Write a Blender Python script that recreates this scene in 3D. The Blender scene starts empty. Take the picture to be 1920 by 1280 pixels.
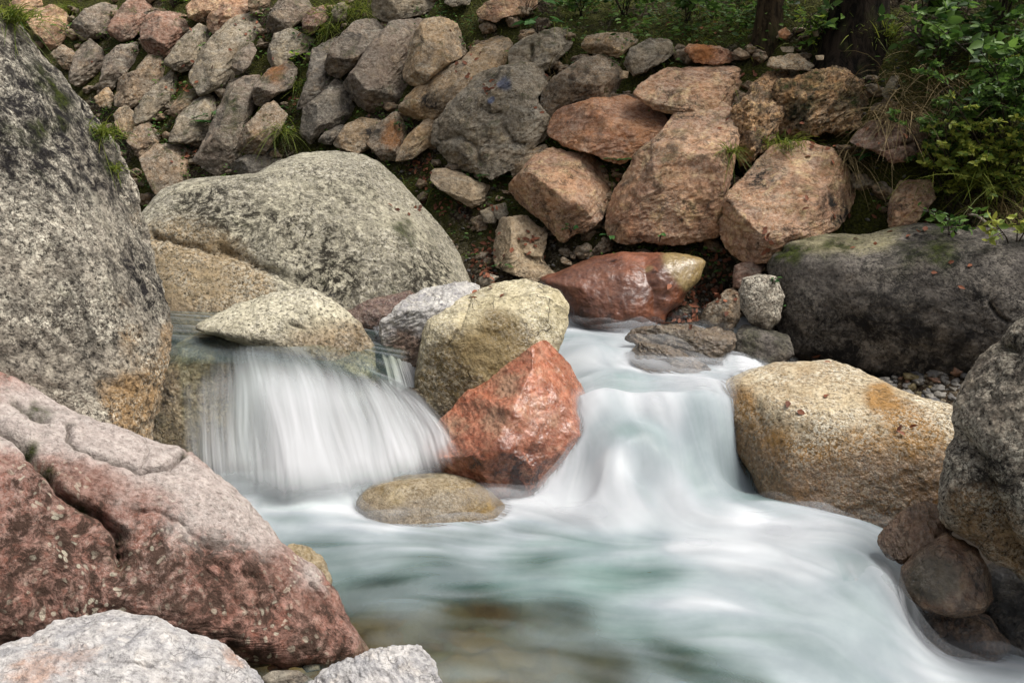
import bpy, bmesh, math, random
import numpy as np
from mathutils import Vector, Matrix
random.seed(7)
RNG = np.random.default_rng(11)
SC = bpy.context.scene
COL = SC.collection

# ------------------------------------------------------------------ camera
F_PX = 35.0 / 36.0 * 1920.0
PITCH = math.radians(14.0)
CAM = np.array([0.0, 0.0, 2.0])
cam_data = bpy.data.cameras.new("camera")
cam_data.lens = 35.0
cam_data.sensor_width = 36.0
cam_data.clip_start = 0.05
cam_data.clip_end = 500.0
cam = bpy.data.objects.new("camera", cam_data)
cam.location = CAM
cam.rotation_euler = (math.radians(90.0) - PITCH, 0.0, 0.0)
COL.objects.link(cam)
SC.camera = cam

# ------------------------------------------------------------------ light
SUN_EL, SUN_AZ = math.radians(63.0), math.radians(100.0)   # azimuth: clockwise from +Y
world = bpy.data.worlds.new("World")
SC.world = world
world.use_nodes = True
wnt = world.node_tree
sky = wnt.nodes.new("ShaderNodeTexSky")
sky.sky_type = 'NISHITA'
sky.sun_disc = False
sky.sun_elevation = SUN_EL
sky.sun_rotation = SUN_AZ
sky.air_density = 1.0
sky.dust_density = 6.0
sky.ozone_density = 0.6
bg = wnt.nodes["Background"]
bg.inputs["Strength"].default_value = 0.11
hsv = wnt.nodes.new("ShaderNodeHueSaturation")      # light filtered by thin cloud: less blue
hsv.inputs["Saturation"].default_value = 0.30
wnt.links.new(sky.outputs[0], hsv.inputs["Color"])
wnt.links.new(hsv.outputs[0], bg.inputs["Color"])
sl = bpy.data.lights.new("sun", 'SUN')
sl.energy = 2.6
sl.angle = math.radians(26.0)
sl.color = (1.0, 0.955, 0.89)
sun = bpy.data.objects.new("sun", sl)
COL.objects.link(sun)
sdir = Vector((math.sin(SUN_AZ) * math.cos(SUN_EL), math.cos(SUN_AZ) * math.cos(SUN_EL), math.sin(SUN_EL)))
sun.rotation_euler = sdir.to_track_quat('Z', 'Y').to_euler()
sun.location = (0, 0, 12)
SC.view_settings.view_transform = 'Standard'
SC.view_settings.look = 'None'
SC.view_settings.exposure = 0.58
SC.view_settings.gamma = 1.0
SC.render.engine = 'CYCLES'
SC.cycles.use_denoising = True
SC.cycles.max_bounces = 6
SC.cycles.diffuse_bounces = 3
SC.cycles.glossy_bounces = 2
SC.cycles.transmission_bounces = 3
SC.cycles.transparent_max_bounces = 12
SC.cycles.caustics_reflective = False
SC.cycles.caustics_refractive = False

# ------------------------------------------------------------------ rays from photo points to places
CP, SP = math.cos(PITCH), math.sin(PITCH)
def ray(px, py):
    cx, cy = (px - 960.0) / F_PX, (640.0 - py) / F_PX
    return np.array([cx, CP + cy * SP, -SP + cy * CP])
def at_y(px, py, y):
    d = ray(px, py); return CAM + d * (y / d[1])
def at_z(px, py, z):
    d = ray(px, py); return CAM + d * ((z - CAM[2]) / d[2])

# ------------------------------------------------------------------ noise
_G = np.array([[1,1,0],[-1,1,0],[1,-1,0],[-1,-1,0],[1,0,1],[-1,0,1],[1,0,-1],[-1,0,-1],
               [0,1,1],[0,-1,1],[0,1,-1],[0,-1,-1],[1,1,0],[-1,1,0],[0,-1,1],[0,-1,-1]], np.float32)
def pn(P, seed=0):
    P = np.asarray(P, np.float32)
    i = np.floor(P).astype(np.int64)
    f = (P - i).astype(np.float32)
    u = f * f * f * (f * (f * 6 - 15) + 10)
    out = np.zeros(len(P), np.float32)
    for dx in (0, 1):
        wx = u[:, 0] if dx else 1 - u[:, 0]
        for dy in (0, 1):
            wy = u[:, 1] if dy else 1 - u[:, 1]
            for dz in (0, 1):
                wz = u[:, 2] if dz else 1 - u[:, 2]
                h = ((i[:, 0] + dx) * 374761393 + (i[:, 1] + dy) * 668265263 + (i[:, 2] + dz) * 2147483647 + seed * 974634777) & 0xffffffff
                h = ((h ^ (h >> 13)) * 1274126177) & 0xffffffff
                g = _G[((h ^ (h >> 16)) & 15)]
                out += wx * wy * wz * (g[:, 0] * (f[:, 0] - dx) + g[:, 1] * (f[:, 1] - dy) + g[:, 2] * (f[:, 2] - dz))
    return out
def fbm(P, oct=4, seed=0, gain=0.5, ridged=False):
    P = np.asarray(P, np.float32)
    a, s, t = 1.0, np.zeros(len(P), np.float32), 0.0
    for k in range(oct):
        n = pn(P * (2.03 ** k) + k * 17.3, seed + k)
        if ridged: n = 0.5 - np.abs(n) * 2.0
        s += a * n; t += a; a *= gain
    return s / t * (1.0 if ridged else 1.6)
def sstep(a, b, x):
    t = np.clip((x - a) / (b - a), 0, 1); return t * t * (3 - 2 * t)

# ------------------------------------------------------------------ mesh + object helpers
def make_mesh(name, V, faces, mat=None, attrs=None, smooth=True):
    """faces: int array (m,k) or list of such arrays."""
    me = bpy.data.meshes.new(name)
    fl = faces if isinstance(faces, list) else [faces]
    V = np.asarray(V, np.float32)
    me.vertices.add(len(V)); me.vertices.foreach_set("co", V.ravel())
    nl = sum(f.size for f in fl); nf = sum(len(f) for f in fl)
    me.loops.add(nl); me.polygons.add(nf)
    me.loops.foreach_set("vertex_index", np.concatenate([f.ravel() for f in fl]).astype(np.int32))
    st = []; o = 0
    for f in fl:
        st.append(o + np.arange(len(f)) * f.shape[1]); o += f.size
    me.polygons.foreach_set("loop_start", np.concatenate(st).astype(np.int32))
    me.update(calc_edges=True)
    me.validate()
    if smooth: me.polygons.foreach_set("use_smooth", np.ones(len(me.polygons), bool))
    if attrs:
        for k, a in attrs.items():
            at = me.attributes.new(k, 'FLOAT', 'POINT'); at.data.foreach_set("value", np.asarray(a, np.float32))
    if mat: me.materials.append(mat)
    return me
def link(name, me, loc=(0, 0, 0), rot=None, parent=None):
    o = bpy.data.objects.new(name, me); o.location = loc
    if rot is not None: o.rotation_euler = rot
    COL.objects.link(o)
    if parent is not None: o.parent = parent
    return o
def tag(o, label=None, cat=None, group=None, kind=None):
    if label: o["label"] = label
    if cat: o["category"] = cat
    if group: o["group"] = group
    if kind: o["kind"] = kind
    return o
def vnormals(V, Fc):
    a, b, c = V[Fc[:, 0]], V[Fc[:, 1]], V[Fc[:, 2]]
    n = np.cross(b - a, c - a); N = np.zeros_like(V)
    for k in range(3):
        for j in range(3):
            N[:, j] += np.bincount(Fc[:, k], n[:, j], len(V))
    return N / (np.linalg.norm(N, axis=1, keepdims=True) + 1e-12)
_sph = {}
def sphere(k):
    if k not in _sph:
        bm = bmesh.new(); bmesh.ops.create_icosphere(bm, subdivisions=k, radius=1.0)
        V = np.array([v.co[:] for v in bm.verts], np.float32)
        Fc = np.array([[v.index for v in f.verts] for f in bm.faces], np.int32)
        bm.free(); _sph[k] = (V, Fc)
    return _sph[k]
def grid_faces(nu, nv):
    i = np.arange(nu * nv).reshape(nu, nv)
    return np.stack([i[:-1, :-1], i[1:, :-1], i[1:, 1:], i[:-1, 1:]], -1).reshape(-1, 4)

# ------------------------------------------------------------------ material helpers
def S(r, g, b):
    f = lambda c: (c / 255 / 12.92) if c / 255 <= 0.04045 else ((c / 255 + 0.055) / 1.055) ** 2.4
    return (f(r), f(g), f(b), 1.0)
class NT:
    def __init__(s, name):
        s.mat = bpy.data.materials.new(name); s.mat.use_nodes = True
        s.t = s.mat.node_tree; s.t.nodes.clear()
        s.out = s.t.nodes.new("ShaderNodeOutputMaterial")
    def n(s, typ, ins=None, **at):
        nd = s.t.nodes.new("ShaderNode" + typ)
        for k, v in at.items(): setattr(nd, k, v)
        for k, v in (ins or {}).items(): s.set(nd.inputs[k], v)
        return nd
    def set(s, sock, v):
        if isinstance(v, bpy.types.NodeSocket): s.t.links.new(v, sock)
        elif v is not None: sock.default_value = v
    def math(s, op, a, b=0.0, c=None, clamp=False):
        nd = s.n("Math", operation=op, use_clamp=clamp); s.set(nd.inputs[0], a); s.set(nd.inputs[1], b)
        if c is not None: s.set(nd.inputs[2], c)
        return nd.outputs[0]
    def mix(s, f, a, b, blend='MIX'):
        nd = s.n("Mix", data_type='RGBA', blend_type=blend); s.set(nd.inputs[0], f); s.set(nd.inputs[6], a); s.set(nd.inputs[7], b)
        return nd.outputs[2]
    def rng(s, v, a, b, c=0.0, d=1.0, smooth=True):
        nd = s.n("MapRange", interpolation_type='SMOOTHSTEP' if smooth else 'LINEAR')
        for k, x in zip(range(5), (v, a, b, c, d)): s.set(nd.inputs[k], x)
        return nd.outputs[0]
    def noise(s, vec, scale, detail=4, rough=0.6, dist=0.0):
        nd = s.n("TexNoise", {"Vector": vec, "Scale": scale, "Detail": detail, "Roughness": rough, "Distortion": dist})
        return nd.outputs[0]
    def attr(s, name):
        return s.n("Attribute", attribute_name=name).outputs["Fac"]
    def vadd(s, a, b, op='ADD', scale=None):
        nd = s.n("VectorMath", operation=op); s.set(nd.inputs[0], a)
        if op == 'SCALE': s.set(nd.inputs[3], scale)
        else: s.set(nd.inputs[1], b)
        return nd.outputs[0]
    def surf(s, sh): s.t.links.new(sh, s.out.inputs["Surface"])

def rock_mat(name, c1, c2, c3, dark=(40, 36, 32), dark_amt=0.45, size=1.0, grains=0.35, grain_scale=90.0, pale=(215, 208, 190),
             stain=(150, 95, 40), stain_noise=0.6, moss=0.25, moss_col=(62, 70, 22), rough=0.85, wet_z=-9.0, wet_rough=0.25,
             bands=0.0, band_rot=(0.3, 0.9, 0.2), band_scale=7.0, cracks=0.5, crack_scale=3.0, lichen=0.0, lichen_col=(190, 185, 165),
             bump=1.0, spec=0.35, wet_all=0.0, vein=0.0, pit=0.5, runs=0.0, crust=7.5):
    m = NT(name)
    tc = m.n("TexCoord").outputs["Object"]
    rnd = m.n("ObjectInfo").outputs["Random"]
    vec = m.vadd(tc, m.vadd(m.n("CombineXYZ", {0: rnd, 1: rnd, 2: rnd}).outputs[0], None, 'SCALE', 41.0))
    geo = m.n("NewGeometry")
    k = 1.0 / size
    warp = m.n("TexNoise", {"Vector": vec, "Scale": 2.2 * k, "Detail": 3.0, "Roughness": 0.6}).outputs[1]
    wv = m.vadd(vec, m.vadd(m.vadd(warp, (0.5, 0.5, 0.5), 'SUBTRACT'), None, 'SCALE', 0.35 * size))
    n1 = m.noise(wv, 2.1 * k, 7, 0.68)
    n2 = m.noise(wv, 4.3 * k, 6, 0.7)
    n3 = m.noise(vec, 26.0, 6, 0.72)
    col = m.mix(m.rng(n1, 0.38, 0.62), S(*c1), S(*c2))
    col = m.mix(m.rng(n2, 0.50, 0.68, 0, 0.85), col, S(*c3))
    h = m.math('MULTIPLY', n2, 0.024)
    if bands > 0:
        mp = m.n("Mapping", {"Vector": wv, "Rotation": band_rot, "Scale": (0.55, 0.55, band_scale)})
        nb = m.noise(mp.outputs[0], 1.6 * k, 6, 0.7, 0.4)
        col = m.mix(m.rng(nb, 0.42, 0.66, 0, bands), col, m.mix(0.6, S(*c3), S(*dark)))
        col = m.mix(m.rng(nb, 0.46, 0.30, 0, bands * 0.7), col, S(*pale))
        h = m.math('ADD', h, m.math('MULTIPLY', nb, 0.030 * bands))
    # value variation
    col = m.mix(m.rng(n3, 0.28, 0.72, 0.0, 1.0), m.mix(0.46, col, S(*dark)), m.mix(0.30, col, S(*pale)))
    # grains of the stone
    vo = m.n("TexVoronoi", {"Vector": vec, "Scale": grain_scale, "Randomness": 1.0})
    gcell = m.n("SeparateColor", {0: vo.outputs["Color"]})
    gmask = m.rng(m.noise(vec, 2.6, 4, 0.65), 0.36, 0.60, 0.12, 1.15)
    vf = m.n("TexVoronoi", {"Vector": vec, "Scale": grain_scale * 2.3, "Randomness": 1.0})
    fcell = m.n("SeparateColor", {0: vf.outputs["Color"]})
    lightg = m.math('MULTIPLY', m.math('MAXIMUM', m.rng(gcell.outputs[0], 0.45, 1.0, 0, 0.9), m.rng(fcell.outputs[0], 0.5, 1.0, 0, 0.8)), gmask)
    darkg = m.math('MULTIPLY', m.math('MAXIMUM', m.rng(gcell.outputs[1], 0.5, 1.0, 0, 0.9), m.rng(fcell.outputs[1], 0.5, 1.0, 0, 0.9)), gmask)
    col = m.mix(m.math('MULTIPLY', darkg, grains), col, S(*dark))
    col = m.mix(m.math('MULTIPLY', lightg, grains * 1.15), col, S(*pale))
    h = m.math('ADD', h, m.math('MULTIPLY', m.math('SUBTRACT', 0.6, vo.outputs["Distance"]), 0.0035 * (0.3 + grains)))
    # black crust (lichen) in blotches; also darker where the mesh says so
    nd = m.noise(wv, crust, 9, 0.78)
    nd2 = m.noise(vec, 1.7 * k, 3, 0.6)
    blk = m.math('MULTIPLY', m.rng(nd, 0.50, 0.60), m.rng(nd2, 0.40, 0.62))
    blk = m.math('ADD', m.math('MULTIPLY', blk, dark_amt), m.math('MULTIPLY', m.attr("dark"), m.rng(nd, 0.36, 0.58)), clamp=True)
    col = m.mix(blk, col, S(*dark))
    if lichen > 0:
        lv = m.n("TexVoronoi", {"Vector": wv, "Scale": 38.0, "Randomness": 1.0})
        lm = m.math('MULTIPLY', m.rng(lv.outputs["Distance"], 0.42, 0.30), m.rng(m.noise(vec, 3.1, 4, 0.65), 0.44, 0.60))
        lm = m.math('MULTIPLY', lm, m.rng(m.n("SeparateColor", {0: lv.outputs["Color"]}).outputs[0], 0.3, 0.5, 0.0, 1.0))
        col = m.mix(m.math('MULTIPLY', lm, lichen), col, S(*lichen_col))
    if runs > 0:                                   # water runs down the face
        rp = m.n("Mapping", {"Vector": wv, "Scale": (5.0, 5.0, 0.7)})
        rn = m.noise(rp.outputs[0], 1.3, 6, 0.65)
        col = m.mix(m.rng(rn, 0.52, 0.72, 0, runs), col, m.mix(0.8, col, S(*dark)))
        col = m.mix(m.rng(rn, 0.46, 0.28, 0, runs * 0.6), col, m.mix(0.5, col, S(*pale)))
    # stain (ochre, iron, pale crust, painted ridge light ...) where the mesh says so
    st = m.rng(m.math('ADD', m.attr("stain"), m.math('MULTIPLY', m.math('SUBTRACT', n2, 0.5), stain_noise * 2.0)), 0.18, 0.82)
    scol = m.mix(m.rng(n3, 0.3, 0.7), m.mix(0.45, S(*stain), S(*dark)), S(*stain))
    scol = m.mix(m.math('MULTIPLY', darkg, grains), scol, S(*dark))
    scol = m.mix(m.math('MULTIPLY', lightg, grains * 0.7), scol, S(*pale))
    col = m.mix(m.math('MULTIPLY', st, 0.85), col, scol)
    if vein > 0:
        vn = m.math('ABSOLUTE', m.math('SUBTRACT', m.noise(wv, 3.4 * k, 5, 0.62, 0.8), 0.5))
        vm = m.math('MULTIPLY', m.rng(vn, 0.022, 0.004), m.rng(n1, 0.42, 0.58))
        col = m.mix(m.math('MULTIPLY', vm, vein), col, S(*pale))
    # cracks
    cv = m.n("TexVoronoi", {"Vector": m.vadd(wv, m.vadd(m.vadd(warp, (0.5, 0.5, 0.5), 'SUBTRACT'), None, 'SCALE', 0.16)), "Scale": crack_scale, "Randomness": 1.0}, feature='DISTANCE_TO_EDGE')
    cm = m.math('MULTIPLY', m.rng(cv.outputs[0], 0.013, 0.0), m.rng(nd2, 0.44, 0.56))
    col = m.mix(m.math('MULTIPLY', cm, cracks), col, m.mix(0.5, S(*dark), S(15, 12, 10)))
    h = m.math('SUBTRACT', h, m.math('MULTIPLY', cm, 0.018 * cracks))
    # moss on upward faces and where the mesh says so
    nz = m.n("SeparateXYZ", {0: geo.outputs["Normal"]}).outputs[2]
    mn = m.noise(vec, 6.0, 8, 0.75)
    mo = m.math('MULTIPLY', m.math('MULTIPLY', m.rng(mn, 0.54, 0.64), m.rng(nz, 0.1, 0.7)), moss)
    mo = m.math('ADD', mo, m.math('MULTIPLY', m.attr("moss"), m.rng(mn, 0.40, 0.56)), clamp=True)
    mcol = m.mix(m.rng(n3, 0.35, 0.65), S(*[c * 0.5 for c in moss_col]), S(*moss_col))
    col = m.mix(mo, col, mcol)
    h = m.math('ADD', h, m.math('MULTIPLY', mo, m.math('MULTIPLY', n3, 0.02)))
    # fine relief and pits
    h = m.math('ADD', h, m.math('MULTIPLY', n3, 0.011))
    npit = m.noise(vec, 48.0, 5, 0.7)
    h = m.math('ADD', h, m.math('MULTIPLY', m.rng(npit, 0.30, 0.52), 0.007 * pit))
    col = m.mix(m.math('MULTIPLY', m.rng(npit, 0.45, 0.34), 0.85 * pit), col, S(*dark))
    # wet by the water
    wz = m.n("SeparateXYZ", {0: geo.outputs["Position"]}).outputs[2]
    wet = m.rng(m.math('ADD', wz, m.math('MULTIPLY', m.math('SUBTRACT', n1, 0.5), 0.5)), wet_z + 0.10, wet_z - 0.08)
    wet = m.math('MAXIMUM', wet, m.math('MULTIPLY', m.rng(n1, 0.30, 0.55, 0.45, 1.0), wet_all))
    col = m.mix(m.math('MULTIPLY', wet, 0.8), col, m.mix(1.0, col, (0.50, 0.44, 0.36, 1), 'MULTIPLY'))
    rg = m.math('ADD', rough, m.math('MULTIPLY', wet, wet_rough - rough))
    bp = m.n("Bump", {"Strength": 0.9 * bump, "Distance": 1.0, "Height": h})
    bs = m.n("BsdfPrincipled", {"Base Color": col, "Roughness": rg, "Specular IOR Level": m.math('ADD', spec * 0.6, m.math('MULTIPLY', wet, 0.45)), "Normal": bp.outputs[0]})
    m.surf(bs.outputs[0])
    return m.mat
# ------------------------------------------------------------------ ground
def z_ground(X, Y):
    X = np.asarray(X, float); Y = np.asarray(Y, float)
    s = (Y - 6.8) + 0.46 * (X - 1.6)
    top = 1.25 + 2.2 * sstep(0.8, -1.5, X)
    t = np.where(s < 0, 0.85 + 0.46 * s, np.where(s < top, 0.85 + 1.19 * s, 0.85 + 1.19 * top + 0.5 * (s - top)))
    t = t + 0.35 * sstep(1.6, 2.8, X) * sstep(-0.3, 0.6, s)
    t = t - 0.75 * sstep(1.0, 1.5, X) * sstep(5.62, 5.80, Y) * sstep(6.95, 6.6, Y + 0.25 * (X - 1.6)) * sstep(1.1, 1.6, X)
    t = t - 0.09 * sstep(1.5, 1.9, X) * sstep(5.0, 5.3, Y) * sstep(6.2, 5.9, Y)
    bed = -0.45 + 0.60 * sstep(4.75, 6.1, Y)
    lf = sstep(0.15, -0.15, X) * sstep(4.95, 5.25, Y)
    bed = bed * (1 - lf) + 0.40 * lf
    bed = bed + 0.34 * sstep(-0.25, -0.7, X) * sstep(3.6, 2.9, Y) + 0.6 * sstep(2.2, 0.8, Y) + 1.5 * sstep(0.5, -6, Y)
    side = 0.8 * sstep(3.2, 6.0, X) * sstep(6.0, 4.0, Y) + 1.6 * sstep(-2.6, -5.5, X) * sstep(7.5, 5.0, Y)
    return np.maximum(t, bed + side)
gx = np.concatenate([np.linspace(-40, -6.2, 28), np.linspace(-6, 5, 440), np.linspace(5.3, 40, 28)])
gy = np.concatenate([np.linspace(-25, 1.0, 22), np.linspace(1.1, 10.5, 376), np.linspace(10.8, 60, 40)])
GX, GY = np.meshgrid(gx, gy, indexing='ij')
GP = np.stack([GX.ravel(), GY.ravel(), np.zeros(GX.size)], 1)
GZ = z_ground(GP[:, 0], GP[:, 1]) + 0.07 * fbm(GP * 1.6, 3, 5) + 0.045 * fbm(GP * 7, 4, 9) + 0.012 * fbm(GP * 40, 2, 3)
GP[:, 2] = GZ

def ground_mat():
    m = NT("earth")
    geo = m.n("NewGeometry"); P = geo.outputs["Position"]
    n1 = m.noise(P, 1.6, 6, 0.65); n2 = m.noise(P, 9, 7, 0.7); n3 = m.noise(P, 55, 4, 0.7)
    col = m.mix(m.rng(n2, 0.35, 0.65), S(34, 26, 18), S(76, 62, 46))
    vo = m.n("TexVoronoi", {"Vector": P, "Scale": 55.0})
    gc = m.n("SeparateColor", {0: vo.outputs["Color"]})
    col = m.mix(m.math('MULTIPLY', m.rng(gc.outputs[0], 0.60, 0.75), 0.6), col, S(132, 122, 104))
    col = m.mix(m.math('MULTIPLY', m.rng(gc.outputs[1], 0.5, 0.7), 0.6), col, S(36, 28, 20))
    mm = m.rng(m.math('ADD', m.math('ADD', n1, 0.04), m.math('MULTIPLY', m.math('SUBTRACT', n2, 0.5), 0.5)), 0.42, 0.54)
    zz = m.n("SeparateXYZ", {0: P}).outputs[2]
    mm = m.math('MULTIPLY', mm, m.rng(zz, 0.6, 1.1))
    col = m.mix(m.math('MULTIPLY', mm, 0.85), col, m.mix(m.rng(n3, 0.3, 0.7), S(32, 38, 10), S(78, 80, 24)))
    # bed of the stream: rounded brown stones under the water
    bv = m.n("TexVoronoi", {"Vector": m.vadd(P, m.vadd(m.n("TexNoise", {"Vector": P, "Scale": 6.0}).outputs[1], None, 'SCALE', 0.25)), "Scale": 5.5})
    bc = m.n("SeparateColor", {0: bv.outputs["Color"]})
    bcol = m.mix(bc.outputs[0], S(104, 84, 54), S(138, 116, 76))
    bcol = m.mix(m.rng(bc.outputs[1], 0.5, 0.9), bcol, S(122, 112, 82))
    bcol = m.mix(m.rng(bv.outputs["Distance"], 0.30, 0.95, 0, 0.45), bcol, S(74, 60, 38))
    bcol = m.mix(m.rng(m.noise(P, 3.0, 2, 0.5), 0.4, 0.7, 0, 0.6), bcol, S(84, 72, 44))
    px_ = m.n("SeparateXYZ", {0: P}).outputs[0]
    bcol = m.mix(m.rng(px_, 1.45, 1.8), bcol, S(46, 40, 34))  # bed colour darkened to the right, painting in the shade of the hollow
    col = m.mix(m.rng(zz, 0.12, -0.05), col, bcol)
    h = m.math('ADD', m.math('MULTIPLY', n2, 0.03), m.math('ADD', m.math('MULTIPLY', n3, 0.012), m.math('MULTIPLY', vo.outputs["Distance"], -0.012)))
    h = m.math('MULTIPLY', h, m.rng(zz, -0.05, 0.12, 0.15, 1.0))
    bp = m.n("Bump", {"Strength": 1.0, "Distance": 1.0, "Height": h})
    bs = m.n("BsdfPrincipled", {"Base Color": col, "Roughness": 0.92, "Specular IOR Level": 0.2, "Normal": bp.outputs[0]})
    m.surf(bs.outputs[0]); return m.mat
MG = ground_mat()
ground = tag(link("ground", make_mesh("ground", GP, grid_faces(len(gx), len(gy)), MG)), "brown earth bank and stony stream bed with moss patches", kind="structure")

# ------------------------------------------------------------------ rocks
A = (0, 0, 640 / 1905.0); B = (560, 0, 640 / 1905.0); C = (1160, 0, 760 / 1920.0); D = (900, 240, 600 / 1829.0)
Gc = (1000, 580, 920 / 1682.0); P1 = (0, 0, 1.0)
def tp(pts, crop): return [(crop[0] + x * crop[2], crop[1] + y * crop[2]) for x, y in pts]

def wall_y(px, py):
    """distance at which the ray through a photo point meets the bank."""
    d = ray(px, py); ys = np.linspace(5.6, 22, 1600)
    X = d[0] / d[1] * ys; Z = CAM[2] + d[2] / d[1] * ys
    hit = np.nonzero(z_ground(X, ys) >= Z)[0]
    return ys[hit[0]] if len(hit) else 14.0

_seed = [100]; ROCKV = []
def rock(name, label, poly, mat, crop=P1, Y=None, dY=0.0, T=0.85, Tb=None, lean=None, e=0.72, apex=(0, -0.15), facets=6, fdep=0.22, planes=(),
         amp=(0.05, 0.03, 0.010), freq=(1.3, 4.5, 16.0), strat=None, sk=3.0, sub=6, smooth=4, ridged=True, center=None, cracks=(), humps=(),
         stain=(), moss=(), dark=(), cat="boulder", group=None, grow=1.0, front_bias=0.4, psoft=0.0):
    _seed[0] += 1; sd = _seed[0]; rs = np.random.default_rng(sd)
    pp = np.array(tp(poly, crop), float)
    if center is None:
        x, y = pp[:, 0], pp[:, 1]; x2, y2 = np.roll(x, -1), np.roll(y, -1); cr = x * y2 - x2 * y
        ar = cr.sum() / 2; cpx = np.array([((x + x2) * cr).sum() / 6 / ar, ((y + y2) * cr).sum() / 6 / ar])
    else: cpx = np.array(tp([center], crop)[0])
    if Y is None: Y = wall_y(*cpx); lean = 0.62 if lean is None else lean
    lean = 0.25 if lean is None else lean
    Y += dY
    f = ray(*cpx); ctr = CAM + f * (Y / f[1]); dist = np.linalg.norm(ctr - CAM); f = f / np.linalg.norm(f)
    r = np.cross(f, [0, 0, 1]); r /= np.linalg.norm(r); u = np.cross(r, f)
    def loc(px, py):
        d = ray(px, py); q = CAM + d * (np.dot(ctr - CAM, f) / np.dot(d, f)) - ctr
        return np.dot(q, r), np.dot(q, u)
    L = np.array([loc(*p) for p in pp])
    L = L * (1 + lean * L[:, 1:2] / dist) * grow
    # radius over angle
    th = np.linspace(-math.pi, math.pi, 721)[:-1]; R = np.zeros(720)
    a0, b0 = L, np.roll(L, -1, 0)
    for i, t in enumerate(th):
        dx, dz = math.cos(t), math.sin(t)
        ex, ez = (b0 - a0)[:, 0], (b0 - a0)[:, 1]
        den = dx * ez - dz * ex
        den = np.where(np.abs(den) < 1e-9, 1e-9, den)
        s_ = (a0[:, 0] * ez - a0[:, 1] * ex) / den
        w = (a0[:, 0] * dz - a0[:, 1] * dx) / den
        ok = (w >= -1e-6) & (w <= 1 + 1e-6) & (s_ > 0)
        R[i] = s_[ok].max() if ok.any() else (R[i - 1] if i else 0.1)
    if smooth:
        kx = np.arange(-3 * smooth, 3 * smooth + 1); kk = np.exp(-0.5 * (kx / smooth) ** 2); kk /= kk.sum()
        R = np.convolve(np.concatenate([R[-3 * smooth:], R, R[:3 * smooth]]), kk, 'valid')
    r0 = math.sqrt(np.mean(R ** 2)); rmin = np.percentile(R, 25)
    Tf = T * (0.5 * r0 + 0.5 * rmin); Tbk = (Tb if Tb is not None else T) * (0.5 * r0 + 0.5 * rmin)
    V, Fc = sphere(sub)
    dx, dy, dz = V[:, 0], V[:, 1], V[:, 2]            # dy: + towards the camera
    rho = np.sqrt(dx * dx + dz * dz) + 1e-9
    ang = np.arctan2(dz, dx)
    Ri = np.interp(ang, np.append(th, math.pi), np.append(R, R[0]))
    a = rho ** e; b = np.sign(dy) * np.abs(dy) ** e
    px_, pz_ = Ri * a * dx / rho, Ri * a * dz / rho
    front = np.clip(b, 0, 1)
    px_ = px_ + apex[0] * r0 * (1 - a) * (dy > 0); pz_ = pz_ + apex[1] * r0 * (1 - a) * (dy > 0)
    py_ = np.where(b > 0, b * Tf, b * Tbk)
    p = np.stack([px_, py_, pz_], 1).astype(np.float32)
    # flat faces
    pl = [(np.array(n[:3], float), n[3]) for n in planes]
    for k in range(facets):
        n = rs.normal(size=3); n[1] = abs(n[1]) + front_bias; pl.append((n, 1 - fdep * rs.uniform(0.35, 1.0)))
    for n, hfr in pl:
        n = n / np.linalg.norm(n); d = p @ n; h = d.max() * hfr; sft = (0.006 + psoft) * r0
        ex = d - h; ex = 0.5 * (ex + np.sqrt(ex * ex + sft * sft)) * sstep(-6 * sft, 0, ex)
        p = p - (ex * 0.92)[:, None] * n
    N = vnormals(p, Fc)
    q = p
    if strat is not None:
        sn = np.array(strat, float); sn /= np.linalg.norm(sn)
        q = p + (p @ sn)[:, None] * sn * (sk - 1)
    off = rs.uniform(-50, 50, 3)
    d = amp[0] * r0 * fbm(p / r0 * freq[0] + off, 3, sd)
    d = d + amp[1] * r0 * fbm(q / r0 * freq[1] + off, 4, sd + 7, 0.55, ridged) * (0.7 + 0.6 * fbm(p / r0 * 1.7 + off, 2, sd + 3))
    if sub >= 6: d = d + amp[2] * fbm(q * freq[2] + off, 3, sd + 5, 0.6)
    wx, wz = p[:, 0] + 0.03 * r0 * fbm(p * 9 + off, 3, sd + 1), p[:, 2] + 0.03 * r0 * fbm(p * 9 - off, 3, sd + 2)
    mattr = np.zeros(len(p)); sattr = np.zeros(len(p)); dattr = np.zeros(len(p))
    isf = (dy > -0.15)
    def pdist(line):
        Q = np.array([loc(*c) for c in tp(line, crop)]); Q = Q * (1 + lean * Q[:, 1:2] / dist)
        best = np.full(len(p), 9.0)
        for s0, s1 in zip(Q[:-1], Q[1:]):
            e_ = s1 - s0; t = np.clip(((wx - s0[0]) * e_[0] + (wz - s0[1]) * e_[1]) / (e_ @ e_), 0, 1)
            best = np.minimum(best, np.hypot(wx - s0[0] - t * e_[0], wz - s0[1] - t * e_[1]))
        return best
    for line, w, dep, ms in cracks:
        g = np.exp(-(pdist(line) / w) ** 1.25 * 1.1) * isf
        d = d - dep * g; mattr += ms * g
    for line, w, hgt in humps:
        d = d + hgt * np.exp(-(pdist(line) / w) ** 2) * isf
    mpp = dist / F_PX
    for lst, arr in ((stain, sattr), (moss, mattr), (dark, dattr)):
        for bx, bz, br, bw in lst:
            c = loc(*tp([(bx, bz)], crop)[0]); rr = br * crop[2] * mpp
            arr += bw * np.exp(-((wx - c[0]) ** 2 + (wz - c[1]) ** 2) / (rr * rr)) * isf
    p = p + d[:, None] * N
    # lean back with the bank
    p[:, 1] -= lean * p[:, 2]
    M = np.stack([r, -f, u], 0)
    W = p @ M
    if "hidden" not in label and "ledge" not in label: ROCKV.append((W + ctr).astype(np.float32))
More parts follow.
